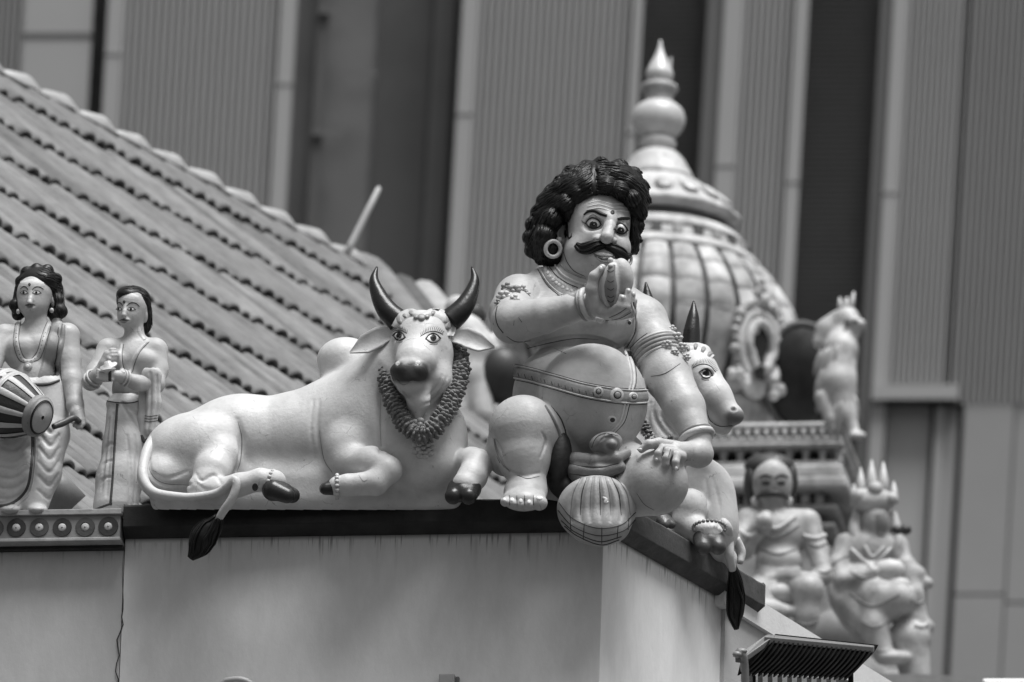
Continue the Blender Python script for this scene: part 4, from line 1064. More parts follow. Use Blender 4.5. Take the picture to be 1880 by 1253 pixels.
H.grooves([(1094, 300), (1096, 318), (1098, 340)], [2, 3, 2], 3, 14)
H.ell((1104, 424, -40), (61, 70, 80), 4, cut=True, rot=8)
hv, hf = H.surface(); hair = put(fm, 'hair', (hv, hf), M_black, man)
rg = np.random.RandomState(5); locks = []
hair_out = [(1120, 290), (1165, 308), (1190, 345), (1192, 372), (1182, 400), (1172, 440)]
neg = (H.F < 0).any(2)
def in_hair(x, y):
    i = int((x - H.lo[0]) / H.h); j = int((y - H.lo[1]) / H.h); return 0 <= i < H.n[0] and 0 <= j < H.n[1] and neg[i, j]
tries = 0; extra = [(rg.uniform(1080, 1108), rg.uniform(297, 356)) for _ in range(110)] + [(rg.uniform(1040, 1170), rg.uniform(286, 312)) for _ in range(90)]
while len(locks) < 900 and tries < 14000:
    tries += 1; x = rg.uniform(960, 1200); y = rg.uniform(285, 488)
    if extra: x, y = extra.pop()
    if not in_hair(x, y): continue
    p = []; ph = rg.uniform(0, 6.28); amp = rg.uniform(1.0, 3.6) * (.45 if x > 1100 and y < 350 else 1.0); ok = True
    L_ = rg.randint(12, 26)
    for k_ in range(L_):
        if x > 1092 and y < 400: dx, dy = (1.0, .10 + max(0, (x - 1135)) * .022) if y < 350 else (.45, .9)
        elif x > 1140: dx, dy = (.05, 1.0)
        else:
            dx, dy = (-.85, .55) if y < 390 else (-.35 + max(0, y - 440) * .02, .9)
        m_ = math.hypot(dx, dy); dx /= m_; dy /= m_; w_ = amp * math.cos(k_ * 1.15 + ph) * .75
        nx, ny = x + 2.6 * dx - dy * w_ * .5, y + 2.6 * dy + dx * w_ * .5
        if not in_hair(nx, ny): break
        z = float(H.front(nx, ny)); 
        if p and abs(z - p[-1][2]) > (26 if y > 320 else 70): break
        p.append((nx, ny, z + .8)); x, y = nx, ny
    if len(p) >= 4: locks.append(tube(p, list(np.array([.5, .95, 1.1, .9, .3]) * rg.uniform(1.7, 3.2)), 5))
on_man('hair_locks', join(locks), M_black, hair, kind='stuff')
# ---- ear ring
def ring3(c, R, r, nrm, n=28, seg=8, a0=0, a1=2 * math.pi, sq=1.0):
    nrm = np.asarray(nrm, float); nrm /= np.linalg.norm(nrm); u = np.cross(nrm, (0.1, 1, .05)); u /= np.linalg.norm(u); v = np.cross(nrm, u)
    cl = abs(a1 - a0 - 2 * math.pi) < 1e-6
    p = [np.asarray(c, float) + R * (math.cos(a) * u + sq * math.sin(a) * v) for a in np.linspace(a0, a1, n, endpoint=not cl)]
    return tube(p, r, seg, closed=cl)
def lz(x, y, z): return (x, y, z + .30 * (y - 900))
on_man('earring', ring3(lz(1016, 456, -50), 14.5, 4.0, (.35, .05, 1)), M_gold2, man)
V, F = ball(lz(1027, 439, -62), 6); on_man('earring_stud', (V, F), M_gold2, man)
on_man('earring', ring3(lz(1157, 476, -62), 9, 3, (1, .1, .5)), M_gold2, man)
# ---- collar and neck rings
on_man('collar', rib([(1000, 492), (1014, 512), (1036, 529), (1056, 537), (1062, 539)], [14, 20, 22, 20, 19], rise=2.2, n=40, across=7), M_gold, man)
for t_ in np.linspace(.05, .95, 10):
    c_ = catmull([(1000, 492), (1014, 512), (1036, 529), (1056, 537), (1062, 539)], 50)[int(t_ * 49)]; on_man('collar_bead', disc(C, c_, 4, 4, rise=2.6, lift=1.6), M_gold2, man)
on_man('collar_line', rib([(1009, 489), (1022, 505), (1042, 519), (1062, 528)], 1.8, rise=.6, lift=.6, n=30), M_line, man); on_man('collar_line', rib([(988, 494), (1004, 521), (1024, 540), (1032, 544)], 1.8, rise=.6, lift=.6, n=30), M_line, man)
on_man('collar_edge', rib([(990, 492), (1006, 518), (1026, 537), (1034, 541)], [2, 3, 3, 3], rise=1.6, n=40), M_gold2, man)
on_man('neck_ring', rib([(1020, 487), (1034, 504), (1056, 516), (1076, 523)], 5, rise=3, n=30), M_gold2, man)
on_man('neck_ring', rib([(1030, 484), (1042, 496), (1062, 506), (1078, 511)], 4, rise=2.2, n=30), M_gold, man)
# ---- arm jewellery
def armband(name, c, ax, R, r, m, par=man, n=40): return on_man(name, ring3(c, R, r, ax, n, 8), m, par)
ua = np.array([.42, 1.0, .55])
for k_, (o, r, m) in enumerate(((-16, 3.4, M_gold2), (-9, 5, M_gold), (-1, 5.5, M_gold), (7, 5, M_gold), (14, 3.4, M_gold2))):
    armband('armlet', np.array(lz(1209, 648, -68)) + ua / np.linalg.norm(ua) * o, ua, 44.5, r, m)
def flower(c, R, n, m, par, rz=1.0, seed=0):
    rg_ = np.random.RandomState(seed); ps = [ball(c, (R * .42, R * .42, R * .5), 8, 6)]
    for i in range(n):
        a = 2 * math.pi * i / n + rg_.uniform(-.2, .2); ps.append(ball((c[0] + R * .7 * math.cos(a), c[1] + R * .7 * math.sin(a), c[2] - 1), (R * .58, R * .42, R * .4), 8, 6))
    return on_man('armlet_flower', join(ps), m, par)
fa = man
for (x, y, R, n, s_) in ((1236, 604, 7, 5, 1), (1244, 620, 10, 6, 2), (1254, 638, 9, 6, 3), (1262, 656, 7, 5, 4), (1226, 634, 9, 8, 5), (1240, 648, 7, 6, 6)):
    flower((x, y, mz(min(x, 1236), y) + 4 - max(0, x - 1236) * .6), R, n, M_gold2, fa, seed=s_)
on_man('arm_crease', rib([(1196, 692), (1222, 686), (1250, 668)], [1, 2, 1], rise=.3), M_line)
on_man('arm_crease', rib([(1186, 622), (1200, 614), (1214, 609)], [1, 2.4, 1], rise=.3), M_line)
for (x, y, R, n, s_) in ((925, 545, 12, 6, 1), (942, 534, 12, 6, 2), (958, 531, 9, 5, 3), (930, 527, 9, 5, 4), (945, 549, 8, 5, 5), (915, 556, 7, 4, 6), (968, 538, 6, 4, 7)):
    flower((x, y, mz(x, y) + 1), R, n, M_gold2 if s_ % 2 else M_gold, fa, seed=10 + s_)
on_man('armlet_cord', rib([(913, 562), (910, 580), (914, 598), (924, 612)], 2, rise=.5), M_line)
fx_ = np.array([1.0, -.28, .42])
armband('bangle', lz(1078, 559, 80), fx_, 27, 5.5, M_gold2); armband('bangle', np.array(lz(1071, 561, 77)), fx_, 27.5, 3.5, M_gold)
for (x, y, R) in ((1092, 584, 9), (1103, 586, 10), (1112, 581, 8)): V, F = ball((x, y, mz(1100, 596) + 14), (R, R * .8, R * .8)); on_man('bangle_flower', (V, F), M_gold2, man)
fa2 = np.array([.36, 1, .5]); armband('bracelet', lz(1279, 803, 16), fa2, 29, 6.5, M_skin2); armband('bracelet', np.array(lz(1277, 795, 13)), fa2, 28.5, 3.5, M_gold)
# ---- belt, thread, small marks
bp_ = [(946, 684), (975, 690), (1020, 702), (1070, 716), (1120, 725), (1160, 729), (1188, 728)]
on_man('belt', rib(bp_, [20, 22, 24, 25, 26, 24, 22], rise=2.6, n=60, across=7, lift=1), M_gold, man)
for dy, w_ in ((-11.5, 4), (11.5, 4)): on_man('belt_edge', rib([(x, y + dy) for x, y in bp_], w_, rise=2.4, n=60, lift=1.6), M_gold2, man)
for dy in (-14.5, 14.5, -6): on_man('belt_line', rib([(x, y + dy) for x, y in bp_], 1.6, rise=.4, n=60, lift=1.0 if dy == -6 else .3), M_line, man)
bc = catmull(bp_, 80)
for i in range(3, 52, 2):
    q = bc[i]; on_man('belt_notch', rib([(q[0] - 1, q[1] + 1), (q[0] + 1, q[1] + 8)], 2.2, rise=.8, lift=3.0, n=4), M_line if i % 4 == 3 else M_clothd, man)
for (x, y, r) in ((1098, 720, 11), (1131, 726, 15), (1160, 729, 10)):
    d_ = on_man('belt_boss', disc(C, (x, y), r, r, rise=3, lift=3.2), M_gold2, man); on_man('boss_ring', disc(C, (x, y), r * .62, r * .62, rise=1, lift=5.6), M_line, d_); on_man('boss_stone', disc(C, (x, y), r * .42, r * .42, rise=2, lift=6.4), M_gold, d_)
th = [(1162, 555), (1168, 585), (1166, 612), (1152, 640)]; th2 = [(1152, 645), (1160, 672), (1162, 700), (1156, 722), (1149, 745), (1140, 775), (1122, 795)]
for dx in (-3, 3):
    on_man('sacred_thread', rib([(x + dx, y) for x, y in th], 3.6, rise=1.8, n=26), M_skin2, man); on_man('sacred_thread', rib([(x + dx, y) for x, y in th2], 3.8, rise=1.8, n=40), M_skin2, man)
on_man('thread_line', rib(th, 1.4, rise=1.0, n=26), M_line, man); on_man('thread_line', rib([(x + 6.5, y) for x, y in th2], 1.4, rise=.6, n=40), M_line, man)
n_ = on_man('nipple', disc(C, (1155, 594), 6.5, 7.5, rise=1.2), M_skin2); on_man('nipple_dot', disc(C, (1156, 593), 4, 4.2, rise=1, lift=1.2), M_line, n_)
n_ = on_man('navel', disc(C, (1123, 771), 10, 8, rise=1.0), M_skin2); on_man('navel_dot', disc(C, (1124, 771), 6, 5.4, rise=.6, lift=1.2), M_line, n_)
for pts, w_ in (([(968, 641), (985, 636), (1030, 626), (1062, 622), (1100, 624)], [.6, 2.2, 2.0, 1.4, .6]),): on_man('fold_line', rib(pts, w_, rise=.3, lift=.3, n=40), M_line)
for pts, w_ in (([(1012, 745), (1030, 770), (1040, 800), (1038, 815)], [1, 3.5, 3.5, 1]), ([(1158, 640), (1176, 622), (1190, 612)], [1, 2.4, 1]), ([(930, 618), (948, 628), (975, 626)], [1, 2, 1]), ([(1140, 838), (1132, 862), (1136, 885)], [1, 3, 1]), ([(950, 872), (968, 878), (990, 874)], [.8, 1.6, .6]), ([(912, 838), (918, 850)], [.6, 1.4]), ([(1168, 905), (1182, 925), (1200, 936)], [.5, 1.0, .4]), ([(1018, 640), (1040, 650)], [.3, .9]), ([(952, 583), (958, 592)], [.6, 1.6]), ([(944, 588), (943, 598)], [.4, 1.0])):
    on_man('crease_line', rib(pts, w_, rise=.2, lift=.3, n=24), M_line)
# nails
for (x, y, rx, ry) in ((926, 916, 3.4, 4), (940, 916, 4, 4.4), (956, 918, 4.2, 4.6), (971, 920, 4, 4.6), (990, 913, 7.5, 4.4), (1103, 493, 3.4, 5), (1154, 533, 2.8, 5), (1163, 540, 2.2, 4.5), (1143, 546, 3, 4.4), (1174, 825, 5, 3.2), (1240, 860, 3.4, 5), (1204, 843, 2.6, 3.4)):
    on_man('nail', disc(C, (x, y), rx, ry, rise=1.0, lift=.5, nr=3, na=12), M_nail)
for x in (935.5, 949, 963, 979): on_man('toe_gap', rib([(x, 908), (x, 917), (x + .5, 926)], [1, 2.2, 1.4], rise=.3, n=8), M_line)
for pts in ([(1118, 584), (1136, 576), (1150, 566)], [(1112, 589), (1138, 585), (1158, 574)], [(1218, 820), (1214, 832)], [(1230, 824), (1226, 838)]): on_man('finger_line', rib(pts, 1.5, rise=.3, lift=.2, n=10), M_line)
# ---- cloth: waist roll, knot, pleated fan hanging over the corner
K2 = Clay((1000, 780, -90), (1180, 900, 190), 2.0, lean=.30, y0=900)
K2.ell((1112, 814, 58), (31, 21, 26), 6, rot=-12); K2.ring((1120, 814, 76), 15, 5, (.35, .05, 1), 2.0); K2.ell((1123, 815, 78), (9, 8, 10), 2)
K2.limb([(1024, 838, -20), (1060, 846, 30), (1096, 848, 58), (1130, 842, 66), (1150, 832, 50)], [12, 15, 15, 12, 9], 4); K2.limb([(1030, 856, -10), (1062, 864, 34), (1100, 866, 60), (1138, 858, 62)], [13, 16, 16, 11], 4); K2.limb([(1044, 874, 6), (1076, 880, 44), (1110, 880, 56)], [10, 13, 10], 4)
K2.grooves([(1088, 816), (1098, 798), (1120, 794), (1138, 804)], [1, 2.4, 2.4, 1], 2, 20); K2.grooves([(1094, 824), (1104, 806), (1122, 801)], [1, 2, 1], 2, 16)
K2.grooves([(1050, 850), (1080, 858), (1110, 858)], [1, 2, 1], 2, 16); K2.grooves([(1056, 872), (1084, 874), (1112, 872)], [1, 2, 1], 2, 16)
fold = on_man('loincloth_folds', K2.surface(), paintm('cloth_fold_paint', .20, dirt=.3), man)
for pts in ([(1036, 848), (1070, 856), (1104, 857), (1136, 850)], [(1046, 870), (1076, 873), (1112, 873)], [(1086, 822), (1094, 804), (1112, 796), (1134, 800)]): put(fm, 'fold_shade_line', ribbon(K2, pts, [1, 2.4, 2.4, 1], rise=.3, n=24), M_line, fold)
K = Clay((1010, 850, -60), (1180, 1016, 190), 2.0, lean=.30, y0=900)
K.ell((1095, 934, 56), (73, 62, 32), 12); K.ell((1101, 968, 62), (54, 34, 28), 14)
for i, x in enumerate((1052, 1068, 1084, 1101, 1118, 1135, 1150)):
    bx_ = 1095 + (x - 1095) * 1.12; K.grooves([(1095 + (x - 1095) * .62, 874), (x, 905), (bx_, 940), (1097 + (bx_ - 1097) * .96, 955)], [2, 5.0, 5.4, 2], 4, 20, 1)
kv = K.surface(); cloth = on_man('loincloth', kv, M_cloth, man)
for pts in ([(1026, 922), (1050, 950), (1095, 968), (1140, 962), (1166, 940)], [(1024, 936), (1050, 964), (1097, 982), (1142, 974), (1166, 954)], [(1030, 955), (1056, 976), (1100, 993), (1140, 984)], [(1036, 965), (1060, 983), (1102, 999), (1136, 990)]):
    put(fm, 'hem_line', ribbon(K, pts, 2.0, rise=.5, n=40), M_line, cloth)
for (x0, y0, x1, y1) in ((1046, 945, 1048, 975), (1072, 960, 1070, 990), (1104, 967, 1104, 997), (1134, 963, 1132, 988), (1154, 950, 1152, 972)): put(fm, 'hem_line', ribbon(K, [(x0, y0), (x1, y1)], 1.8, rise=.4, n=12), M_line, cloth)
for i, x in enumerate((1052, 1068, 1084, 1101, 1118, 1135, 1150)):
    bx_ = 1095 + (x - 1095) * 1.12; put(fm, 'pleat_line', ribbon(K, [(1095 + (x - 1095) * .66, 876), (x, 905), (bx_, 945)], [1.2, 3, 1.2], rise=.3, n=20), M_line if i % 2 else M_clothd, cloth)
put(fm, 'chipped_paint', ribbon(K, [(1106, 912), (1112, 916), (1110, 922), (1116, 920)], [4, 8, 7, 3], rise=.4, n=10), M_nail, cloth)
on_man('breeches_edge', rib([(908, 806), (912, 825), (922, 848), (936, 866)], [1, 4, 4, 1], rise=2, n=24), M_clothd, man)
on_man('breeches_edge', rib([(1000, 745), (1018, 775), (1028, 805), (1020, 838)], [2, 5, 5, 2], rise=3, n=24), M_clothd, man)
on_man('breeches_edge', rib([(1150, 822), (1138, 850), (1134, 875)], [2, 5, 2], rise=3, n=24), M_clothd, man)
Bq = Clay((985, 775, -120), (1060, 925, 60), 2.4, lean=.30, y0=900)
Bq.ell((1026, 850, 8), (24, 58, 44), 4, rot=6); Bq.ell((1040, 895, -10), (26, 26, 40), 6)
on_man('leg_gap_shade', Bq.surface(), M_leg_shade, man)  # added near-black body: shade between knee and loincloth put in as colour
# ---- the food lifted to the mouth
f_ = C.lean * (525 - 900)
Fd = Clay((1090, 465, -40), (1175, 575, 60), 1.5)
Fd.ell((1122, 524, 126 + f_), (18, 42, 20), 3, rot=4); Fd.ell((1143, 508, 118 + f_), (20, 34, 20), 4, rot=-8); Fd.ell((1126, 483, 112 + f_), (8, 7, 8), 4); Fd.ell((1110, 530, 110 + f_), (14, 32, 14), 4)
food = on_man('food', Fd.surface(), M_skin2, None)
food.parent = None; food.location = tuple(wloc(man)); food['label'] = 'pale peeled fruit held in the big statue\'s raised hand'; food['category'] = 'fruit'
put(fm, 'fruit_skin', ribbon(Fd, [(1124, 488), (1122, 505), (1121, 525), (1121, 548), (1122, 562)], [12, 16, 26, 22, 4], rise=3, n=24, across=9), M_clothd, food)
for y in (500, 518, 532, 545, 553): put(fm, 'skin_mark', ribbon(Fd, [(1116, y - 2), (1121, y + 1), (1126, y - 2)], 2.2, rise=.6, lift=3, n=8), M_line, food)
for y in (478, 489): V, F = ball((1121, y, float(Fd.front(1122, y)) + 2), (5.5, 5, 5)); put(fm, 'bud', (V, F), M_skin2, food)
# ================================================================== the bulls
M_hide = paintm('white_hide_paint', .54, dirt=.16, dscale=7)
M_horn = paintm('horn_paint', .013, rough=.3, mottle=.4, bump=.3)
M_hoof = paintm('hoof_paint', .022, rough=.32, mottle=.4, bump=.3)
M_garl = paintm('garland_paint', .16, rough=.55, mottle=.35, mscale=40, bump=.5, dirt=.4, dscale=40)
M_greyl = paintm('soft_grey_line', .26, rough=.6)

def tuft(fr, pts, rad, parent, seed=0, tip=True):
    o = put(fr, 'tail_tuft', bundle(pts, rad, 26, 2.0, twist=1.0, wave=.08, seed=seed, seg=5, npt=18), M_black, parent); return o

def lashes(clay, fr, arc, out, par, n=14, ln=9, w=1.6):
    c = catmull(arc, n)
    for i in range(n):
        t = i / (n - 1); a = math.radians(out[0] + (out[1] - out[0]) * t); l = ln * (.65 + .35 * math.sin(math.pi * t))
        q = c[i]; put(fr, 'eyelash', ribbon(clay, [(q[0], q[1]), (q[0] + l * .5 * math.cos(a), q[1] + l * .5 * math.sin(a)), (q[0] + l * math.cos(a + .15), q[1] + l * math.sin(a + .15))], [w, w, w * .4], rise=.5, n=5, across=3), M_line, par)

def bull_eye(clay, fr, c, rx, ry, rot, par):
    e_ = put(fr, 'eye', disc(clay, c, rx, ry, rot, rise=1.2, lift=.4, nr=5), M_eyew, par)
    put(fr, 'iris', disc(clay, (c[0], c[1] - .3), ry * .95, ry * .98, 0, rise=.5, lift=1.6, nr=4), M_iris, e_); put(fr, 'pupil', disc(clay, (c[0], c[1] - .3), ry * .42, ry * .42, 0, rise=.3, lift=2.2, nr=3), M_black, e_)
    a = math.radians(rot); ca, sa = math.cos(a), math.sin(a)
    def q(x, y): return (c[0] + x * ca - y * sa, c[1] + x * sa + y * ca)
    put(fr, 'eyelid', ribbon(clay, [q(-rx - 2.5, 1), q(-rx * .6, -ry * .8), q(0, -ry - 1), q(rx * .6, -ry * .7), q(rx + 2.5, 2)], [1.5, 3.2, 3.4, 3, 1.2], rise=1.3, lift=.8, n=20), M_line, par)
    put(fr, 'eyelid', ribbon(clay, [q(-rx - 1, 1), q(-rx * .5, ry * .95), q(0, ry + 1), q(rx * .6, ry * .9), q(rx + 2, 2)], [1, 2.2, 2.4, 2, 1], rise=1.0, lift=.6, n=20), M_line, par)
    put(fr, 'eyelid_fold', ribbon(clay, [q(-rx * .6, ry + 3), q(0, ry + 4.5), q(rx * .7, ry + 3)], [.8, 1.6, .8], rise=.4, n=14), M_greyl, par)

# ---------------------------------------------------------------- left bull
fb = Frame(560, 915, .12)
bull = root('bull_statue', fb.w([(560, 918, -60)])[0], 'white bull statue lying on the ledge facing the street, dark garland round its neck', 'statue', 'bull statues on the ledge')
B = Clay((236, 560, -330), (912, 936, 190), 2.6, lean=.30, y0=900)
# body and hindquarters
B.limb([(362, 838, -95), (450, 815, -95), (560, 810, -90), (660, 800, -75), (720, 800, -40)], [74, 82, 90, 100, 88], 20)
B.ell((352, 840, -66), (93, 80, 84), 26); B.ell((430, 800, -90), (90, 72, 80), 20)
B.ell((640, 765, -72), (96, 82, 80), 26); B.ell((700, 760, -40), (90, 100, 84), 26)
B.ell((632, 662, -95), (53, 43, 44), 10); B.cone((620, 700, -95), (700, 690, -60), 34, 52, 18)
# chest
B.ell((770, 805, 0), (84, 96, 74), 26); B.ell((782, 850, 18), (66, 60, 56), 20); B.ell((830, 812, -10), (26, 60, 50), 16)
# neck
B.limb([(700, 720, -40), (745, 680, 10), (770, 650, 30)], [72, 66, 52], 24); B.ell((775, 720, 26), (58, 70, 44), 20)
# folded near fore leg
B.limb([(640, 850, 20), (682, 850, 60), (712, 862, 76)], [26, 30, 27], 8); B.limb([(712, 864, 78), (690, 886, 84), (640, 890, 80), (622, 892, 74)], [26, 23, 20, 19], 5)
B.ell((640, 830, 5), (42, 50, 36), 20)
# far fore leg stepping forward
B.limb([(835, 872, 0), (866, 852, 40), (878, 852, 62)], [32, 30, 27], 8); B.limb([(876, 852, 64), (868, 874, 86), (856, 890, 98)], [27, 26, 26], 8)
# hind leg
B.ell((376, 832, -26), (62, 68, 52), 18); B.limb([(404, 838, -2), (390, 865, 22), (374, 892, 38)], [36, 32, 25], 12)
B.limb([(366, 898, 40), (400, 902, 50), (440, 890, 62), (480, 880, 70), (505, 884, 74)], [22, 24, 21, 20, 22], 7)
B.ell((385, 880, 44), (24, 20, 18), 8)
# base swelling along the belly
B.cone((295, 922, -60), (830, 918, -10), 20, 20, 14); B.cone((340, 888, -70), (790, 886, -36), 46, 46, 24); B.ell((322, 876, -40), (72, 46, 54), 16); B.ell((298, 878, -22), (42, 40, 40), 12)
# creases
B.grooves([(434, 770), (442, 805), (440, 845), (432, 872)], [2, 6, 6, 2], 7, 22, 1); B.grooves([(272, 835), (276, 868), (300, 888), (350, 890)], [2, 5, 5, 2], 5, 22, 1)
B.grooves([(585, 735), (582, 790), (592, 845), (610, 870)], [1, 3.5, 3.5, 1], 5, 22, 1); B.grooves([(574, 735), (570, 790), (578, 845)], [1, 2.5, 1], 4, 22, 1)
B.grooves([(700, 700), (698, 760), (700, 830)], [1, 5, 2], 8, 22, 1)
B.grooves([(282, 870), (310, 878), (345, 865)], [1, 3, 1], 4, 14); B.grooves([(360, 868), (372, 882), (395, 872), (408, 888)], [1, 3, 3, 1], 3, 20); B.grooves([(358, 884), (384, 900), (410, 896)], [1, 2.6, 1], 3, 16)
# head
B.ell((774, 628, 60), (54, 58, 50), 18); B.limb([(772, 625, 70), (764, 665, 110), (755, 695, 128)], [45, 35, 29], 14)
B.ell((752, 682, 138), (36, 22, 20), 8); B.ell((738, 678, 146), (14, 14, 14), 6); B.ell((770, 680, 146), (14, 14, 14), 6)
B.ell((755, 708, 118), (24, 20, 26), 8); B.limb([(790, 655, 60), (792, 700, 70), (772, 748, 70)], [42, 36, 16], 14); B.limb([(745, 690, 90), (766, 755, 70)], [28, 12], 10)
B.limb([(764, 700, 104), (769, 738, 104), (768, 766, 100)], [30, 20, 7], 9)
B.cone((742, 596, 62), (806, 596, 62), 22, 22, 10)
B.ell((733, 618, 92), (10, 9, 9), 5, cut=True); B.ell((795, 622, 96), (11, 9, 9), 5, cut=True)
B.ell((733.5, 617, 84), (11, 8, 8), 3); B.ell((795, 621, 88), (13, 9, 8), 3)
B.ell((731, 669, 160), (4, 3.5, 5), 2, cut=True); B.ell((768, 668, 160), (4, 3.5, 5), 2, cut=True)
B.grooves([(729, 695), (742, 706), (758, 699), (775, 704)], [1, 1.8, 1.8, 1], 2, 20)
for k_, pts in enumerate(([(822, 690), (812, 715), (795, 735), (775, 745)], [(812, 690), (802, 712), (785, 728)], [(742, 722), (754, 735), (760, 742)], [(738, 714), (748, 728), (760, 734)], [(828, 700), (815, 730), (792, 752)])): B.grooves(pts, [1, 2.4, 1], 3, 16)
V, F = B.surface()
# paint: dark muzzle top, darker hooves are separate
Vl = V.copy(); Vl[:, 2] -= .30 * (V[:, 1] - 900)
tone = np.ones(len(V))
mz_ = np.exp(-(((V[:, 0] - 752) / 40) ** 4 + ((V[:, 1] - 683 - .0) / 20) ** 4)) * (Vl[:, 2] > 100); tone *= 1 - .93 * np.clip(mz_ * 1.6, 0, 1)
for (x, y) in ((731, 669), (768, 668)):
    tone = np.where(((V[:, 0] - x) ** 2 + (V[:, 1] - y + 2) ** 2 < 16) & (Vl[:, 2] > 100), .85, tone)  # pale nostril spots: their highlights are put into the paint
bb = put(fb, 'body', (V, F), M_hide, bull, tone=tone)
brib = lambda pts, w, **kw: ribbon(B, pts, w, **kw)
def onb(name, VF, m, par=None, **kw): return put(fb, name, VF, m, par or bull, **kw)
bull_eye(B, fb, (733.5, 617), 9.5, 7.2, 4, bb); bull_eye(B, fb, (795, 621), 11.5, 7.6, -4, bb)
lashes(B, fb, [(722, 607), (734, 604), (748, 610)], (-165, -95), bb, 12, 7); lashes(B, fb, [(774, 616), (786, 608), (800, 607), (812, 612)], (-115, -60), bb, 14, 8)
onb('brow_line', brib([(722, 609), (734, 606), (748, 612)], [1, 2, 1], rise=.5), M_line, bb); onb('brow_line', brib([(772, 618), (786, 610), (800, 609), (813, 614)], [1, 2, 2, 1], rise=.5), M_line, bb)
for pts, w_ in (([(436, 775), (443, 805), (441, 845), (434, 868)], [1, 3, 3, 1]), ([(273, 840), (277, 868), (300, 887), (350, 891)], [.6, 2, 2, .6]), ([(586, 790), (594, 842), (610, 868)], [.5, 1.6, .8]), ([(699, 730), (698, 780), (700, 820)], [.5, 1.6, .5]), ([(660, 872), (668, 882), (676, 880)], [.4, 1, .4]), ([(728, 698), (742, 706.5), (758, 700), (775, 704)], [.8, 1.8, 1.8, .8])):
    onb('crease_line', brib(pts, w_, rise=.2, lift=.35), M_clothd, bb)
def bl(x, y, z): return (x, y, z + .30 * (y - 900))
# horns, ears
def horn(fr, pts, rad, par): return put(fr, 'horn', tube(catmull(pts, 24), rad, 16), M_horn, par)
horn(fb, [bl(733, 592, 60), bl(712, 572, 58), bl(696, 545, 52), bl(686, 515, 44), bl(691, 490, 38)], [23, 20, 15.5, 10, 2], bull)
horn(fb, [bl(822, 592, 60), bl(846, 570, 58), bl(862, 545, 52), bl(871, 515, 44), bl(866, 490, 38)], [23, 20, 15.5, 10, 2], bull)
def ear(fr, pts, wid, par, lean_n, m=M_hide):
    """a leaf-shaped ear: pointed, cupped, with a thick rim"""
    n = 22; c = catmull(pts, n); wd = np.interp(np.linspace(0, 1, n), np.linspace(0, 1, len(wid)), wid); t = np.gradient(c, axis=0); t /= np.linalg.norm(t, axis=1)[:, None]
    V = []; k = 9; nn = np.asarray(lean_n, float)
    for i in range(n):
        s_ = np.cross(t[i], nn); s_ /= np.linalg.norm(s_)
        for sgn in (1, -1):
            for j in range(k):
                u = -1 + 2 * j / (k - 1); V.append(c[i] + s_ * u * wd[i] + nn * (abs(u) ** 2 * wd[i] * .35 + (1.8 if sgn > 0 else -2.2) * (1 - .0 * abs(u))))
    F = []
    for i in range(n - 1):
        a = i * 2 * k; b = a + 2 * k
        for j in range(k - 1): F += [[a + j, b + j, b + j + 1, a + j + 1], [a + k + j + 1, b + k + j + 1, b + k + j, a + k + j]]
        F += [[a, a + k, b + k, b], [a + k - 1, b + k - 1, b + 2 * k - 1, a + 2 * k - 1]]
    return put(fr, 'ear', (V, F), m, par)
M_ear = paintm('ear_paint', .56)
ear(fb, [bl(724, 614, 62), bl(700, 620, 56), bl(672, 634, 50), bl(642, 648, 46)], [10, 20, 19, 1], bull, (0, -.45, .9), M_ear)
ear(fb, [bl(828, 620, 62), bl(852, 622, 58), bl(880, 632, 52), bl(908, 638, 48)], [11, 20, 18, 1], bull, (0, -.45, .9), M_ear)
# head band over the brow with a pendant
onb('head_band', brib([(724, 600), (738, 582), (756, 575), (775, 580), (795, 574), (816, 582), (828, 604), (826, 618)], [10, 18, 15, 10, 15, 19, 20, 10], rise=4, n=50, across=7), M_gold2)
for (x, y, R) in ((756, 577, 6), (774, 584, 8), (764, 584, 5), (784, 583, 5), (794, 577, 5), (744, 582, 5)): onb('head_band_bead', disc(B, (x, y), R, R * .8, rise=3.2, lift=2), M_gold)
for (x, y, rt) in ((734, 588, 0), (822, 598, 0), (818, 588, 0)): onb('head_band_bead', disc(B, (x, y), 6, 9, rt, rise=3, lift=2), M_gold)
# garland: two wound strands of petals
gp = [(709, 632, 30), (709, 680, 52), (722, 735, 84), (746, 778, 106), (778, 798, 112), (808, 772, 104), (832, 728, 78), (845, 676, 48), (838, 640, 22)]
def garland(fr, pts, R_, n, seed, par):
    """a rope of ruffled flowers: discs of petals threaded one behind the other"""
    gc = catmull(pts, n); rg_ = np.random.RandomState(seed); tt = np.gradient(gc, axis=0); tt /= np.linalg.norm(tt, axis=1)[:, None]; ps = [tube(gc, R_ * .7, 10)]
    for i in range(n):
        u_ = np.cross(tt[i], (0, 0, 1)); u_ /= np.linalg.norm(u_); v_ = np.cross(tt[i], u_); tl = tt[i] + .28 * rg_.uniform(-1, 1, 3); tl /= np.linalg.norm(tl)
        for j in range(10):
            a = 2 * math.pi * j / 10 + rg_.uniform(-.25, .25); rd = math.cos(a) * u_ + math.sin(a) * v_; tg = -math.sin(a) * u_ + math.cos(a) * v_; k_ = rg_.uniform(.85, 1.12)
            V, F = ball((0, 0, 0), 1, 7, 5); c_ = gc[i] + rd * R_ * .62 * k_ + tl * rg_.uniform(-1.5, 1.5)
            ps.append((np.array([c_ + rd * v[0] * R_ * .42 * k_ + tg * v[1] * R_ * .33 + tl * v[2] * 3.6 * rg_.uniform(.8, 1.2) + tl * abs(v[0]) * 1.6 for v in V]), F))
    return put(fr, 'garland', join(ps), M_garl, par)
rgg = np.random.RandomState(2)
gar = garland(fb, [bl(*q) for q in gp], 19, 58, 2, bull)
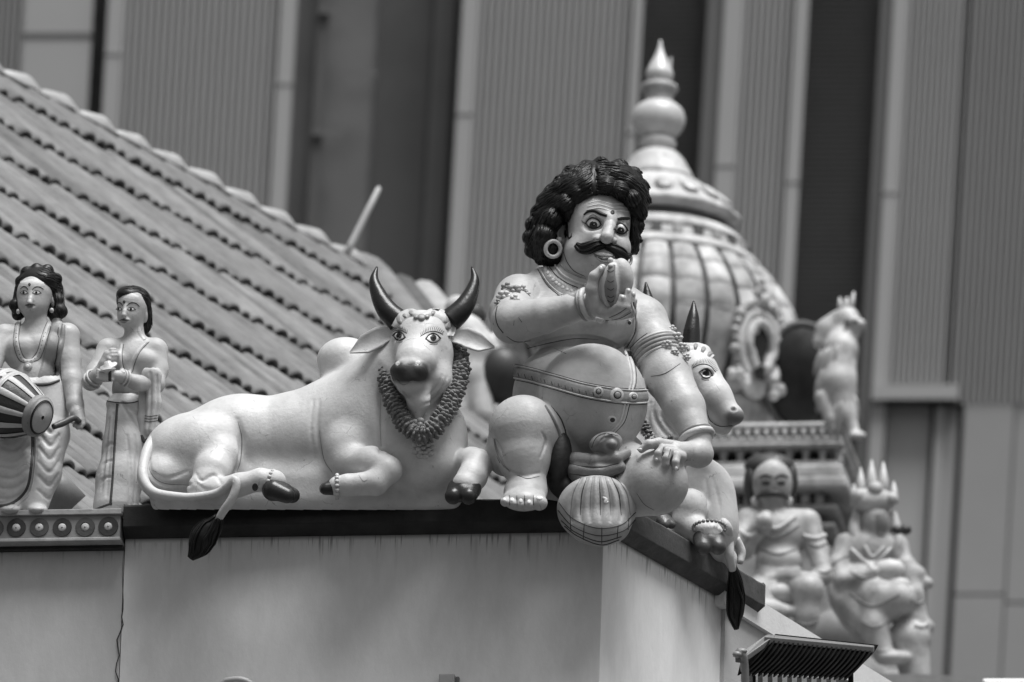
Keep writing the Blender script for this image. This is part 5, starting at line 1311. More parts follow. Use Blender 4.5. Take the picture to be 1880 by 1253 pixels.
def rosette(fr, c, R, m, par, seed=0):
    rg_ = np.random.RandomState(seed); ps = []
    for ring_, (n, rr, pr, dz) in enumerate(((9, .72, .32, 0), (7, .42, .26, 4), (1, .0, .22, 5))):
        for i in range(n):
            a = 2 * math.pi * i / n + ring_ * .3 + rg_.uniform(-.15, .15); ps.append(ball((c[0] + R * rr * math.cos(a), c[1] + R * rr * math.sin(a), c[2] + dz), (R * pr, R * pr * rg_.uniform(.7, 1), R * .22), 8, 6))
    return put(fr, 'rosette', join(ps), m, par)
rosette(fb, (772, 790, float(B.front(772, 800)) + 26), 24, paintm('rosette_paint', .26, mottle=.3, mscale=30, dirt=.4, dscale=30), bull, 1); rosette(fb, (778, 822, float(B.front(778, 822)) + 3), 22, paintm('rosette_pale', .50, dirt=.3, dscale=30), bull, 2)
# hooves
def hoof(fr, c, r, ax, par, split=True):
    """two cloven toes"""
    K_ = Clay(np.array(c) - 46, np.array(c) + 46, 1.8); ax = np.asarray(ax, float); ax /= np.linalg.norm(ax); sd = np.cross(ax, (0, 1, 0)); sd /= np.linalg.norm(sd)
    for s_ in (-1, 1):
        K_.cone(np.array(c) + sd * s_ * r * .40 - ax * r * .45, np.array(c) + sd * s_ * r * .46 + ax * r * .5 + np.array([0, r * .12, 0]), r * .62, r * .5, 4)
    K_.cone(np.array(c) - ax * r * .6, np.array(c) + ax * r * .1, r * .75, r * .6, 5)
    return put(fr, 'hoof', K_.surface(), M_hoof, par)
hoof(fb, bl(520, 902, 82), 29, (1, .25, .35), bull); hoof(fb, bl(850, 901, 108), 31, (-.25, .35, 1), bull); hoof(fb, bl(611, 894, 66), 23, (-1, 0, .1), bull)
for c0, ax_, R_ in ((bl(500, 884, 74), (1, .2, .3), 20), (bl(620, 893, 74), (-1, 0, 0), 21)):
    n_ = 16; u_ = np.cross(ax_, (0, 1, .1)); u_ /= np.linalg.norm(u_); v_ = np.cross(ax_, u_); v_ /= np.linalg.norm(v_)
    onb('anklet', join([ball(np.array(c0) + R_ * (math.cos(a) * u_ + math.sin(a) * v_), 4.2, 8, 6) for a in np.linspace(0, 2 * math.pi, n_, endpoint=False)]), M_gold2)
# tail round the rump, over the hind foot, tuft hanging on the wall
tp_ = [bl(300, 790, -70), bl(276, 815, -30), bl(264, 848, -2), bl(264, 880, 18), bl(284, 904, 34), (330, 912, 56), (360, 912, 66), (400, 905, 80), (424, 888, 92), (433, 878, 94), (436, 892, 98), (428, 915, 100), (412, 938, 92), (402, 955, 84)]
onb('tail', tube(catmull(tp_, 70), [11, 11, 11, 10, 10, 9.5, 9, 8.5, 8, 8, 8, 8, 8, 7], 12), M_hide)
tuft(fb, [(404, 948, 86), (396, 962, 80), (378, 982, 74), (366, 1005, 72), (352, 1024, 70)], [8, 20, 26, 20, 5], bull, 3)
onb('tail_spot', disc(B, (424 + 46, 894), 6, 8, rise=1), M_line, bb)

# ---------------------------------------------------------------- right bull
fr2 = Frame(1290, 980, .62)
bul2 = root('bull_statue', fr2.w([(1280, 990, -40)])[0], 'white bull statue on the side ledge, its head looking right behind the big statue\'s arm', 'statue', 'bull statues on the ledge')
def b2(x, y, z): return (x, y, z + .30 * (y - 980))
G = Clay((1130, 540, -330), (1385, 1070, 120), 2.4, lean=.30, y0=980)
G.ell((1300, 925, -70), (54, 78, 70), 16); G.ell((1312, 970, -60), (46, 66, 60), 16); G.ell((1245, 895, -90), (66, 70, 80), 20); G.cone((1250, 900, -90), (1190, 850, -60), 76, 84, 20)
G.limb([(1200, 830, -60), (1225, 770, -40), (1250, 715, -20)], [70, 62, 54], 20)
G.ell((1268, 685, -12), (48, 52, 46), 16); G.limb([(1282, 690, 8), (1312, 730, 26), (1338, 760, 34)], [42, 32, 23], 12); G.ell((1346, 764, 38), (21, 17, 20), 8); G.limb([(1262, 735, 0), (1296, 770, 16), (1330, 788, 26)], [40, 26, 12], 12)
G.ell((1299, 687, 46), (12, 8, 8), 5, cut=True); G.ell((1297, 686, 34), (13, 9, 9), 3)
G.cone((1268, 645, -20), (1292, 648, -10), 20, 16, 10)
G.ell((1268, 935, 8), (33, 38, 32), 8); G.limb([(1258, 960, 10), (1280, 975, 22), (1302, 982, 34)], [26, 24, 26], 10)
G.cone((1210, 990, -20), (1330, 1030, -110), 26, 26, 12)
G.grooves([(1298, 752), (1304, 772), (1322, 783), (1345, 782)], [1, 2.2, 2.2, 1], 2, 20); G.ell((1347, 752, 58), (5, 4, 6), 3, cut=True)
for pts in ([(1205, 720), (1200, 760), (1225, 800), (1260, 815)], [(1218, 725), (1215, 765), (1240, 800)], [(1195, 740), (1192, 780), (1212, 812)], [(1296, 880), (1300, 920), (1296, 960)], [(1310, 880), (1322, 930), (1318, 970)]): G.grooves(pts, [1, 3, 1], 4, 18)
V, F = G.surface(); tn = np.ones(len(V)); tn *= 1 - .72 * np.clip(np.exp(-(((V[:, 0] - 1352) / 20) ** 4 + ((V[:, 1] - 770) / 17) ** 4)) * 1.4, 0, 1)
g2 = put(fr2, 'body', (V, F), M_hide, bul2, tone=tn)
bull_eye(G, fr2, (1297, 686), 11, 7.6, 12, g2); lashes(G, fr2, [(1274, 674), (1288, 667), (1304, 670), (1314, 682)], (-125, -30), g2, 20, 9)
put(fr2, 'brow_line', ribbon(G, [(1272, 676), (1288, 669), (1304, 672), (1315, 684)], [1, 2, 2, 1], rise=.5), M_line, g2)
put(fr2, 'mouth_line', ribbon(G, [(1298, 752), (1304, 772), (1322, 783), (1345, 782)], [1, 2.4, 2.4, 1.2], rise=.3), M_line, g2)
horn(fr2, [b2(1270, 640, -18), b2(1272, 610, -20), b2(1275, 580, -24), b2(1276, 553, -28)], [18, 16, 11, 2], bul2)
horn(fr2, [b2(1194, 640, -60), b2(1193, 590, -60), b2(1192, 556, -62), b2(1188, 518, -64)], [20, 18, 14, 2], bul2)
put(fr2, 'head_band', ribbon(G, [(1250, 652), (1268, 638), (1290, 640), (1310, 656)], [8, 12, 12, 8], rise=3, n=30), M_gold2, bul2)
for (x, y) in ((1264, 641), (1278, 638), (1292, 643), (1304, 651)): put(fr2, 'head_band_bead', disc(G, (x, y), 5, 5, rise=3, lift=2), M_gold, bul2)
ear(fr2, [b2(1228, 660, -50), b2(1215, 668, -60), b2(1200, 690, -66), b2(1186, 706, -70)], [9, 18, 16, 1], bul2, (0, -.45, .9), M_ear)
garland(fr2, [b2(1178, 770, 6), b2(1190, 800, 14), b2(1210, 815, 14), b2(1235, 812, 14)], 14, 16, 4, bul2)
M_hoof2 = paintm('hoof_paint_worn', .07, rough=.4, mottle=.4)
h2 = hoof(fr2, b2(1302, 992, 44), 30, (.1, .5, .8), bul2); h2.data.materials[0] = M_hoof2
put(fr2, 'anklet', join([ball((1302 + 30 * math.cos(a), 968 - 9 * math.sin(a) * 1.4 + .3 * 0, float(G.front(1302, 972)) + 2 - 12 * abs(math.cos(a))), 4, 6, 5) for a in np.linspace(-.4, math.pi + .4, 16)]), M_gold, bul2)
h3 = hoof(fr2, b2(1222, 958, 40), 16, (.5, .4, .8), bul2); h3.data.materials[0] = M_hoof2
wz = lambda x: -(x - 1290) * 1.78
put(fr2, 'tail', tube(catmull([b2(1322, 955, -10), b2(1334, 968, -6), (1338, 990, wz(1338) + 50), (1340, 1020, wz(1340) + 62), (1346, 1048, wz(1346) + 60)], 30), [9, 10, 10, 9, 7], 10), M_hide, bul2)
put(fr2, 'tail_end', tube(catmull([b2(1352, 990, -60), b2(1362, 1015, -70), b2(1360, 1035, -66)], 14), [8, 9, 6], 8), M_hide, bul2)
tuft(fr2, [(1346, 1042, wz(1346) + 60), (1350, 1062, wz(1350) + 56), (1352, 1095, wz(1352) + 48), (1350, 1130, wz(1350) + 44), (1353, 1157, wz(1353) + 44)], [6, 13, 18, 16, 3], bul2, 5)
# ================================================================== the two small musicians on the left
M_skin3 = paintm('musician_skin', .42, dirt=.12)
M_dhoti = paintm('dhoti_paint', .50, dirt=.16)
M_shawl = paintm('shawl_paint', .24, dirt=.2)
M_dkcloth = paintm('stripe_paint', .05, rough=.55)
M_drum_d = paintm('drum_dark', .03, rough=.5)
def locks_on(Hc, fr, par, seeds, flow, seed=0, n=90, step=2.2, L=14, r=1.3, amp=.6):
    rg = np.random.RandomState(seed); neg = (Hc.F < 0).any(2); out = []
    def inside(x, y):
        i = int((x - Hc.lo[0]) / Hc.h); j = int((y - Hc.lo[1]) / Hc.h); return 0 <= i < Hc.n[0] and 0 <= j < Hc.n[1] and neg[i, j]
    t = 0
    while len(out) < n and t < 4000:
        t += 1; x = rg.uniform(seeds[0], seeds[2]); y = rg.uniform(seeds[1], seeds[3])
        if not inside(x, y): continue
        p = []; ph = rg.uniform(0, 6)
        for k in range(L):
            dx, dy = flow(x, y); m_ = math.hypot(dx, dy) + 1e-6; w_ = amp * math.cos(k * .9 + ph); x += step * dx / m_ - w_ * dy / m_; y += step * dy / m_ + w_ * dx / m_
            if not inside(x, y): break
            z = float(Hc.front(x, y))
            if p and abs(z - p[-1][2]) > 7: break
            p.append((x, y, z))
        if len(p) > 3: out.append(tube(p, [.4, r, r, .4], 5))
    return put(fr, 'hair_locks', join(out), M_black, par, kind='stuff')
def small_face(Cy, fr, par, brows, eyes, lips, dot, marks, jaw=None):
    for b in brows: put(fr, 'eyebrow', ribbon(Cy, b, [1, 2.6, 2.8, 1.6], rise=.7, lift=.3, n=18, across=3), M_black, par)
    for (cx, cy, rx, ry) in eyes:
        e_ = put(fr, 'eye', disc(Cy, (cx, cy), rx, ry, 4, rise=.5, lift=.3, nr=4, na=16), M_eyew, par); put(fr, 'iris', disc(Cy, (cx - .4, cy), ry * 1.05, ry * 1.05, 0, rise=.3, lift=.8, nr=3, na=12), M_black, e_)
        put(fr, 'eyelid', ribbon(Cy, [(cx - rx - 1, cy + 1), (cx - rx * .4, cy - ry), (cx + rx * .4, cy - ry), (cx + rx + 2.2, cy + 1.2)], [.8, 1.7, 1.7, .7], rise=.5, lift=.5, n=14, across=3), M_black, par)
        put(fr, 'eyelid', ribbon(Cy, [(cx - rx, cy + .8), (cx, cy + ry + .4), (cx + rx + 1, cy + 1)], [.5, 1, .5], rise=.3, lift=.4, n=12, across=3), M_line, par)
    l_ = lips
    put(fr, 'lip', ribbon(Cy, [(l_[0] - 9, l_[1] - 1.5), (l_[0] - 3, l_[1] - 2.6), (l_[0] + 3, l_[1] - 2.6), (l_[0] + 10, l_[1] - 2.2)], [1.2, 4.4, 4.4, 1.2], rise=.9, lift=.3, n=14, across=5), M_dkcloth, par)
    put(fr, 'lip', ribbon(Cy, [(l_[0] - 6, l_[1] + .8), (l_[0], l_[1] + 2.2), (l_[0] + 6, l_[1] + .6)], [1, 4.4, 1], rise=1.0, lift=.3, n=12, across=5), M_lip, par)
    for mk in marks[-1:]: put(fr, 'forehead_paint', ribbon(Cy, [(x, y - 6) for x, y in mk], [6, 15, 15, 6], rise=.2, lift=.1, n=20, across=5), M_mark, par)
    put(fr, 'forehead_dot', disc(Cy, dot, 3, 3.2, rise=.7), M_dkcloth, par)
    for mk in marks: put(fr, 'forehead_stripe', ribbon(Cy, mk, [1, 3.2, 3.2, 1], rise=.3, lift=.15, n=20, across=3), M_mark, par)

# ---------------------------------------------------------------- drummer
fd1 = Frame(55, 935, .40)
dr = root('drummer_statue', fd1.w([(55, 938, -20)])[0], 'small long-haired statue of a drummer at the left edge with a barrel drum', 'statue')
def d1(x, y, z): return (x, y, z + .30 * (y - 900))
Q = Clay((-75, 498, -190), (165, 946, 130), 2.0, lean=.30, y0=900)
Q.ell((57, 540, -40), (33, 36, 34), 6); Q.ell((55, 560, -32), (27, 24, 26), 10); Q.cone((60, 575, -42), (62, 612, -46), 20, 22, 8)
Q.limb([(53, 538, -8), (51, 549, -3), (50, 556, 0)], [3.5, 4.5, 5.5], 4); Q.ell((51, 566, -9), (9, 5, 5), 4); Q.ell((92, 556, -48), (5, 12, 8), 3)
Q.ell((58, 648, -48), (58, 42, 34), 10); Q.cone((5, 618, -50), (118, 616, -50), 22, 22, 12); Q.ell((58, 700, -44), (38, 46, 32), 14); Q.ell((30, 640, -26), (26, 22, 18), 10); Q.ell((84, 640, -26), (26, 22, 18), 10)
Q.limb([(118, 618, -46), (122, 660, -40), (128, 700, -28), (136, 745, -10), (142, 762, -2)], [23, 22, 19, 15, 12], 8); Q.limb([(140, 760, 0), (146, 775, 6)], [13, 11], 5)
for (x, y) in ((136, 782), (142, 786), (148, 785), (152, 780)): Q.limb([(x, 772, 8), (x, y, 14)], [5, 4], 2)
Q.limb([(2, 620, -48), (-22, 670, -20), (-30, 710, 10), (-12, 745, 44)], [23, 20, 17, 13], 8)
body1 = None
# dhoti
Q2 = Clay((-75, 690, -160), (150, 946, 110), 2.2, lean=.30, y0=900)
Q2.ell((62, 716, -44), (50, 30, 36), 8); Q2.limb([(85, 720, -44), (92, 800, -30), (80, 870, -14), (62, 930, -10)], [38, 32, 30, 26], 12); Q2.limb([(38, 730, -44), (18, 800, -30), (10, 870, -20), (8, 930, -14)], [40, 40, 36, 30], 14); Q2.ell((30, 880, -14), (50, 50, 26), 14)
Q2.ell((70, 935, 14), (18, 9, 24), 6); Q2.ell((20, 935, 14), (18, 9, 24), 6)
for k_ in range(6): Q2.grooves([(70, 770 + k_ * 26), (92, 795 + k_ * 24), (108, 775 + k_ * 24)], [1, 3.2, 1], 5, 16)
for k_ in range(6): Q2.grooves([(-10, 815 + k_ * 20), (25, 825 + k_ * 18), (52, 800 + k_ * 20)], [1, 3, 1], 5, 16)
Q2.grooves([(58, 770), (60, 820), (56, 880), (40, 915), (0, 925)], [2, 5, 5, 4, 2], 5, 26)
V, F = Q.surface(); body1 = put(fd1, 'body', (V, F), M_skin3, dr); dh1 = put(fd1, 'dhoti', Q2.surface(), M_dhoti, dr)
put(fd1, 'dhoti_border', ribbon(Q2, [(55, 765), (58, 810), (57, 860), (48, 900), (20, 925), (-20, 930)], 6, rise=.8, n=40), M_dkcloth, dh1)
put(fd1, 'dhoti_border', ribbon(Q2, [(62, 765), (65, 815), (64, 865), (54, 908), (24, 933)], 2.6, rise=.8, n=40), M_gold2, dh1)
put(fd1, 'waist_sash', ribbon(Q2, [(22, 700), (55, 706), (85, 706), (106, 699)], [5, 7, 8, 5], rise=2, n=24), M_dkcloth, dh1)
small_face(Q, fd1, body1, [[(32, 530), (38, 526), (44, 528), (46, 532)], [(54, 532), (60, 527), (68, 527), (75, 531)]], [(39, 537, 6.5, 3), (62, 537, 7, 3)], (50.5, 562), (49, 522), [[(33, 515), (45, 513), (58, 513), (74, 516)], [(32, 520), (44, 518.5), (58, 518.5), (76, 521)], [(31, 525), (44, 524), (56, 524), (77, 526)]])
Hh = Clay((0, 480, -190), (125, 600, 10), 1.8, lean=.30, y0=900)
Hh.ell((62, 524, -54), (38, 34, 38), 4); Hh.ell((72, 515, -46), (26, 22, 34), 6); Hh.ell((30, 568, -54), (15, 17, 16), 6); Hh.ell((94, 568, -54), (19, 19, 18), 6); Hh.cone((96, 530, -58), (98, 570, -56), 14, 14, 6); Hh.cone((27, 530, -58), (26, 560, -56), 8, 12, 6)
for (x, y, r) in ((20, 560, 11), (26, 578, 11), (100, 552, 12), (106, 572, 13), (96, 584, 11), (80, 496, 12), (60, 494, 12), (42, 500, 12), (96, 512, 12), (30, 516, 10)): Hh.ell((x, y, -50), (r, r, r), 5)
Hh.ell((54, 552, -10), (29, 41, 42), 3, cut=True); Hh.ell((90, 558, -30), (8, 14, 14), 3, cut=True)
hh = put(fd1, 'hair', Hh.surface(), M_black, dr); locks_on(Hh, fd1, hh, (12, 488, 118, 592), lambda x, y: (.9, .35) if y < 530 and x > 50 else ((-.8, .5) if y < 530 else (.25 * math.sin(y * .2), 1)), 1)
# necklace, shawl, earrings
nk = [(28, 592), (26, 625), (34, 655), (46, 664), (60, 660), (70, 645), (78, 615), (86, 592)]
put(fd1, 'necklace', ribbon(Q, nk, 9, rise=1.6, n=50), M_gold2, dr); put(fd1, 'necklace_line', ribbon(Q, [(x + (4.5 if x < 50 else -4.5), y - 2) for x, y in nk], 1.2, rise=.4, n=50), M_line, dr); put(fd1, 'necklace_line', ribbon(Q, [(x + (-5.5 if x < 50 else 5.5), y + 2) for x, y in nk], 1.4, rise=.4, n=50), M_line, dr)
for q in catmull(nk, 24)[3:-3]: put(fd1, 'necklace_bead', disc(Q, q, 1.6, 1.6, rise=.8, lift=1.6, nr=2, na=8), M_line, dr)
pd = put(fd1, 'pendant', disc(Q, (48, 674), 9, 9, rise=2.4, lift=1), M_gold, dr); put(fd1, 'pendant_stone', disc(Q, (48, 674), 4, 4, rise=2, lift=3), M_gold2, pd)
sh = put(fd1, 'shawl', ribbon(Q, [(100, 588), (98, 610), (92, 640), (84, 680), (74, 715)], [20, 26, 28, 30, 32], rise=4, n=40, across=9), M_shawl, dr); put(fd1, 'shawl_fold', ribbon(Q, [(112, 598), (110, 620), (102, 660), (96, 705)], [8, 14, 14, 12], rise=4, n=30), M_shawl, sh)
put(fd1, 'shawl_line', ribbon(Q, [(104, 604), (100, 640), (92, 690)], 1.6, rise=.5, lift=4.5, n=30), M_line, sh); put(fd1, 'shawl_line', ribbon(Q, [(88, 600), (80, 645), (70, 690)], 1.4, rise=.5, lift=2, n=30), M_line, sh)
put(fd1, 'arm_line', ribbon(Q, [(108, 640), (107, 670), (110, 700)], 1.4, rise=.3, n=20), M_line, body1)
for (x, y) in ((90, 570), (28, 572)): put(fd1, 'earring', ball((x, y, d1(x, y, -28)[2]), (4, 5, 4), 8, 6), M_gold2, dr)
# drum: barrel with straps, skin head and rim
db = root('barrel_drum', fd1.w([(20, 800, 60)])[0], 'barrel drum with light straps hanging at the drummer\'s waist', 'drum')
da = np.array([.80, .28, .55]); da /= np.linalg.norm(da); dc = np.array([8.0, 742.0, 36 + .3 * (742 - 900)]); du = np.cross(da, (0, 1, 0)); du /= np.linalg.norm(du); dv = np.cross(da, du)
def barrel(prof, n=36):
    V = []
    for t, r in prof:
        for i in range(n): a = 2 * math.pi * i / n; V.append(dc + da * t + r * (math.cos(a) * du + math.sin(a) * dv))
    F = [[j * n + i, j * n + (i + 1) % n, (j + 1) * n + (i + 1) % n, (j + 1) * n + i] for j in range(len(prof) - 1) for i in range(n)]
    F += [list(range(n)), [(len(prof) - 1) * n + i for i in range(n)][::-1]]; return V, F
def bprof(t): return 34 + 27 * math.cos(t / 78 * math.pi / 2) ** 1.1
put(fd1, 'shell', barrel([(t, bprof(t)) for t in np.linspace(-76, 76, 22)]), M_drum_d, db)
put(fd1, 'rim', barrel([(70, 35), (73, 39), (80, 40), (86, 38), (88, 33)]), M_shawl, db); put(fd1, 'rim', barrel([(-88, 33), (-86, 38), (-80, 40), (-73, 39), (-70, 35)]), M_shawl, db)
put(fd1, 'skin', barrel([(87, 31), (90, 29), (91, 4)]), M_skin3, db)
put(fd1, 'skin_line', tube([dc + da * 89.5 + 30.5 * (math.cos(a) * du + math.sin(a) * dv) for a in np.linspace(0, 2 * math.pi, 40, endpoint=False)], 1.2, 6, closed=True), M_line, db)
for i in range(11):
    a = 2 * math.pi * i / 11; V = []; ns = 16
    for t in np.linspace(-72, 74, ns):
        r = bprof(t) + 2.6
        for da_ in (-.085, 0, .085):
            V.append(dc + da * t + (r + (1.4 if da_ == 0 else -1)) * (math.cos(a + da_ * 1.3) * du + math.sin(a + da_ * 1.3) * dv))
    put(fd1, 'strap', (V, [[j * 3 + k, j * 3 + k + 1, (j + 1) * 3 + k + 1, (j + 1) * 3 + k] for j in range(ns - 1) for k in range(2)]), M_skin3 if i % 2 else M_dhoti, db)
for t in (-6, 12): put(fd1, 'belt', barrel([(t - 5, bprof(t) + 1), (t - 4, bprof(t) + 5), (t + 4, bprof(t) + 5), (t + 5, bprof(t) + 1)]), M_dhoti, db)
st = [d1(146, 776, 18), d1(135, 768, 24), d1(118, 776, 32), d1(98, 784, 44)]
put(fd1, 'drumstick', tube(catmull(st, 16), [5, 6, 6.5, 5.5], 10), paintm('stick_paint', .06), None, label='dark drumstick in the drummer\'s lowered hand', cat='drumstick')

# ---------------------------------------------------------------- cymbal player
fd2 = Frame(225, 935, .36)
cy = root('cymbal_player_statue', fd2.w([(215, 938, -20)])[0], 'small bare-chested statue in a long pale skirt playing hand cymbals', 'statue')
Q = Clay((136, 525, -190), (312, 830, 70), 1.8, lean=.30, y0=900)
Q.ell((238, 563, -42), (28, 33, 31), 6); Q.ell((233, 582, -34), (22, 21, 22), 9); Q.cone((241, 590, -46), (243, 632, -50), 17, 20, 8)
Q.limb([(227, 562, -14), (225, 572, -10), (224, 579, -8)], [3, 4, 5], 4); Q.ell((227, 589, -14), (8, 5, 5), 4); Q.ell((262, 580, -44), (5, 13, 8), 3)
Q.cone((196, 642, -50), (280, 642, -50), 21, 22, 12); Q.ell((238, 664, -48), (48, 36, 30), 12); Q.ell((212, 664, -30), (22, 18, 16), 8); Q.ell((264, 664, -30), (24, 19, 16), 8); Q.ell((233, 715, -46), (31, 40, 25), 14)
Q.limb([(192, 645, -48), (172, 685, -30), (164, 700, -14)], [20, 17, 16], 8); Q.limb([(164, 702, -12), (178, 690, 8), (190, 668, 20)], [16, 13, 10], 6); Q.limb([(190, 668, 20), (196, 652, 24)], [10, 9], 4)
for k_, (x, y) in enumerate(((202, 643), (204, 648), (204, 654), (200, 660))): Q.limb([(194, 656, 24 + k_), (x, y, 28 + k_), (x + 8, y - 1, 24 + k_)], [5, 4, 3], 1.5)
Q.limb([(284, 646, -48), (287, 680, -40), (282, 706, -24)], [20, 18, 17], 8); Q.limb([(282, 706, -22), (250, 704, 8), (222, 692, 24)], [17, 14, 11], 7); Q.cone((222, 692, 24), (202, 688, 32), 11, 9, 5)
for k_, y in enumerate((682, 687, 692, 697)): Q.limb([(204, y, 34), (190, y + 1, 36), (178, y - 2, 34)], [4.6, 4.2, 3], 1.5)
Q.ell((236, 724, -18), (3, 3, 4), 2, cut=True)
V, F = Q.surface(); b2_ = put(fd2, 'body', (V, F), M_skin3, cy)
Q3 = Clay((150, 722, -140), (300, 946, 40), 2.0, lean=.30, y0=900)
Q3.limb([(228, 750, -46), (226, 820, -40), (218, 880, -34), (212, 930, -30)], [35, 38, 41, 42], 10, sq=((0, 0, 1), .75)); Q3.ell((228, 742, -46), (36, 14, 28), 6)
for k_, pts in enumerate(([(222, 742), (236, 765), (254, 790)], [(222, 740), (244, 755), (262, 768)], [(198, 770), (192, 830), (186, 900)], [(206, 760), (200, 830), (196, 910)], [(232, 800), (238, 860), (238, 925)], [(246, 800), (250, 860), (246, 925)], [(180, 900), (190, 880), (204, 876)], [(180, 870), (192, 850), (206, 846)], [(186, 835), (196, 818), (208, 815)])): Q3.grooves(pts, [1, 2.8, 1], 4, 18)
sk = put(fd2, 'skirt', Q3.surface(), M_dhoti, cy)
put(fd2, 'skirt_stripe', ribbon(Q3, [(213, 742), (210, 800), (207, 870), (203, 928)], [6, 6, 5, 6], rise=1, n=40), M_dkcloth, sk); put(fd2, 'skirt_hem', ribbon(Q3, [(206, 924), (190, 930), (174, 936)], [5, 5, 4], rise=1, n=16), M_dkcloth, sk); put(fd2, 'waist_line', ribbon(Q3, [(194, 737), (215, 740), (240, 740), (258, 735)], 2.6, rise=1, n=24), M_line, sk)
small_face(Q, fd2, b2_, [[(210, 558), (214, 555), (219, 558), (221, 562)], [(228, 562), (236, 556), (246, 557), (252, 563)]], [(214, 567.5, 4.6, 3), (237, 567.5, 6.4, 3)], (224, 590), (224, 554), [[(212, 545), (222, 543), (234, 543), (248, 546)], [(211, 549), (222, 547.5), (234, 547.5), (250, 551)]])
Hh = Clay((190, 512, -190), (290, 620, 10), 1.7, lean=.30, y0=900)
Hh.ell((240, 552, -54), (32, 28, 35), 4); Hh.ell((232, 540, -42), (24, 15, 28), 5); Hh.ell((262, 582, -66), (13, 32, 22), 6); Hh.ell((255, 553, -50), (16, 20, 26), 5)
Hh.ell((230, 574, -10), (26, 35, 42), 3, cut=True); Hh.ell((260, 582, -40), (7, 16, 12), 3, cut=True)
hh = put(fd2, 'hair', Hh.surface(), M_black, cy); locks_on(Hh, fd2, hh, (200, 520, 280, 612), lambda x, y: (1, -.1 + max(0, x - 245) * .06) if y < 565 else (.1, 1), 4, n=70, r=1.2)
for pts in ([(219, 632), (217, 655), (220, 676), (228, 684)], [(266, 628), (250, 646), (240, 668), (236, 684)]): put(fd2, 'necklace', ribbon(Q, pts, [7, 8, 9, 7], rise=1.4, n=24), M_gold2, cy); put(fd2, 'necklace_line', ribbon(Q, [(x + 4.5, y) for x, y in pts], 1.2, rise=.3, n=24), M_line, cy)
put(fd2, 'choker', ribbon(Q, [(250, 600), (253, 612), (262, 624)], [7, 9, 7], rise=1.2, n=16), M_gold2, cy)
def l2(x, y, z): return (x, y, z + .30 * (y - 900))
for c_, ax_, R_ in ((l2(171, 694, 2), (.5, -.5, .6), 16), (l2(166, 700, -6), (.5, -.5, .6), 16.5), (l2(226, 694, 22), (-1, -.3, .5), 13), (l2(231, 696, 18), (-1, -.3, .5), 13.5)): put(fd2, 'bracelet', ring3(c_, R_, 2.4, ax_, 26, 6), M_gold2, cy)
put(fd2, 'finger_band', ribbon(Q, [(201, 682), (201, 700)], 7, rise=1, n=8), M_line, cy)
M_cym = paintm('cymbal_paint', .55, rough=.35)
def cym(c, nrm, R):
    nrm = np.asarray(nrm, float); nrm /= np.linalg.norm(nrm); u = np.cross(nrm, (0, 1, 0.1)); u /= np.linalg.norm(u); v = np.cross(nrm, u); V = []; n = 24
    for r, h in ((.05, 9), (.35, 8), (.5, 3), (.95, 1), (1, 0), (.95, -1.5), (.05, -1.5)):
        for i in range(n): a = 2 * math.pi * i / n; V.append(np.asarray(c, float) + R * r * (math.cos(a) * u + math.sin(a) * v) + nrm * h)
    return V, [[j * n + i, j * n + (i + 1) % n, (j + 1) * n + (i + 1) % n, (j + 1) * n + i] for j in range(6) for i in range(n)]
cm_ = put(fd2, 'cymbal', cym(l2(198, 672, 34), (-.3, -1, .35), 17), M_cym, None, label='upper hand cymbal held by the cymbal player', cat='cymbal', group='hand cymbals')
cm_ = put(fd2, 'cymbal', cym(l2(196, 680, 36), (.2, 1, .1), 16), M_cym, None, label='lower hand cymbal resting on the cymbal player\'s palm', cat='cymbal', group='hand cymbals')
# shawl over the forearm
S_ = Clay((244, 675, -120), (305, 835, 40), 1.8, lean=.30, y0=900)
S_.limb([(272, 688, 2), (278, 690, 0), (281, 740, -8), (274, 790, -14)], [14, 15, 12, 11], 6, sq=((0, 0, 1), .6)); S_.limb([(262, 715, -20), (262, 770, -24), (264, 812, -24)], [10, 11, 9], 6, sq=((0, 0, 1), .6))
S_.grooves([(274, 685), (275, 740), (270, 795)], 2, 3, 20); S_.grooves([(286, 690), (287, 740), (281, 790)], 1.6, 3, 20)
sw = put(fd2, 'shawl', S_.surface(), M_dhoti, cy)
for y in (764, 769, 774): put(fd2, 'shawl_stripe', ribbon(S_, [(264, y), (274, y + 1), (288, y - 1)], 1.6, rise=.4, n=14), M_line, sw)
put(fd2, 'shawl_end', ribbon(S_, [(258, 800), (264, 812), (270, 806)], [6, 9, 6], rise=1, n=10), M_dkcloth, sw)
# half-round tile stored behind the drummer
fg = Frame(130, 935, .75); V = []; n = 14
a_, b_ = np.array([98., 868., -10.]), np.array([148., 920., 10.]); ax = (b_ - a_) / np.linalg.norm(b_ - a_); u_ = np.array([.72, -.69, .0]); v_ = np.array([0, 0, 1.0])
for sgn in (1, .86):
    for t in (a_ - ax * 10, b_):
        for j in range(n + 1): q = math.pi * j / n; V.append(t - u_ * 26 + sgn * (40 * math.cos(q) * u_ + 34 * math.sin(q) * v_))
m_ = n + 1; F = []
for j in range(n): F += [[j, m_ + j, m_ + j + 1, j + 1], [2 * m_ + j + 1, 3 * m_ + j + 1, 3 * m_ + j, 2 * m_ + j], [m_ + j, 3 * m_ + j, 3 * m_ + j + 1, m_ + j + 1], [j, j + 1, 2 * m_ + j + 1, 2 * m_ + j]]
put(fg, 'gutter_tile', (V, F), mat('gutter_grey', .26, .45, .15, 10, .3, tone=False), None, label='loose half-round grey tile lying behind the drummer\'s legs', cat='tile')
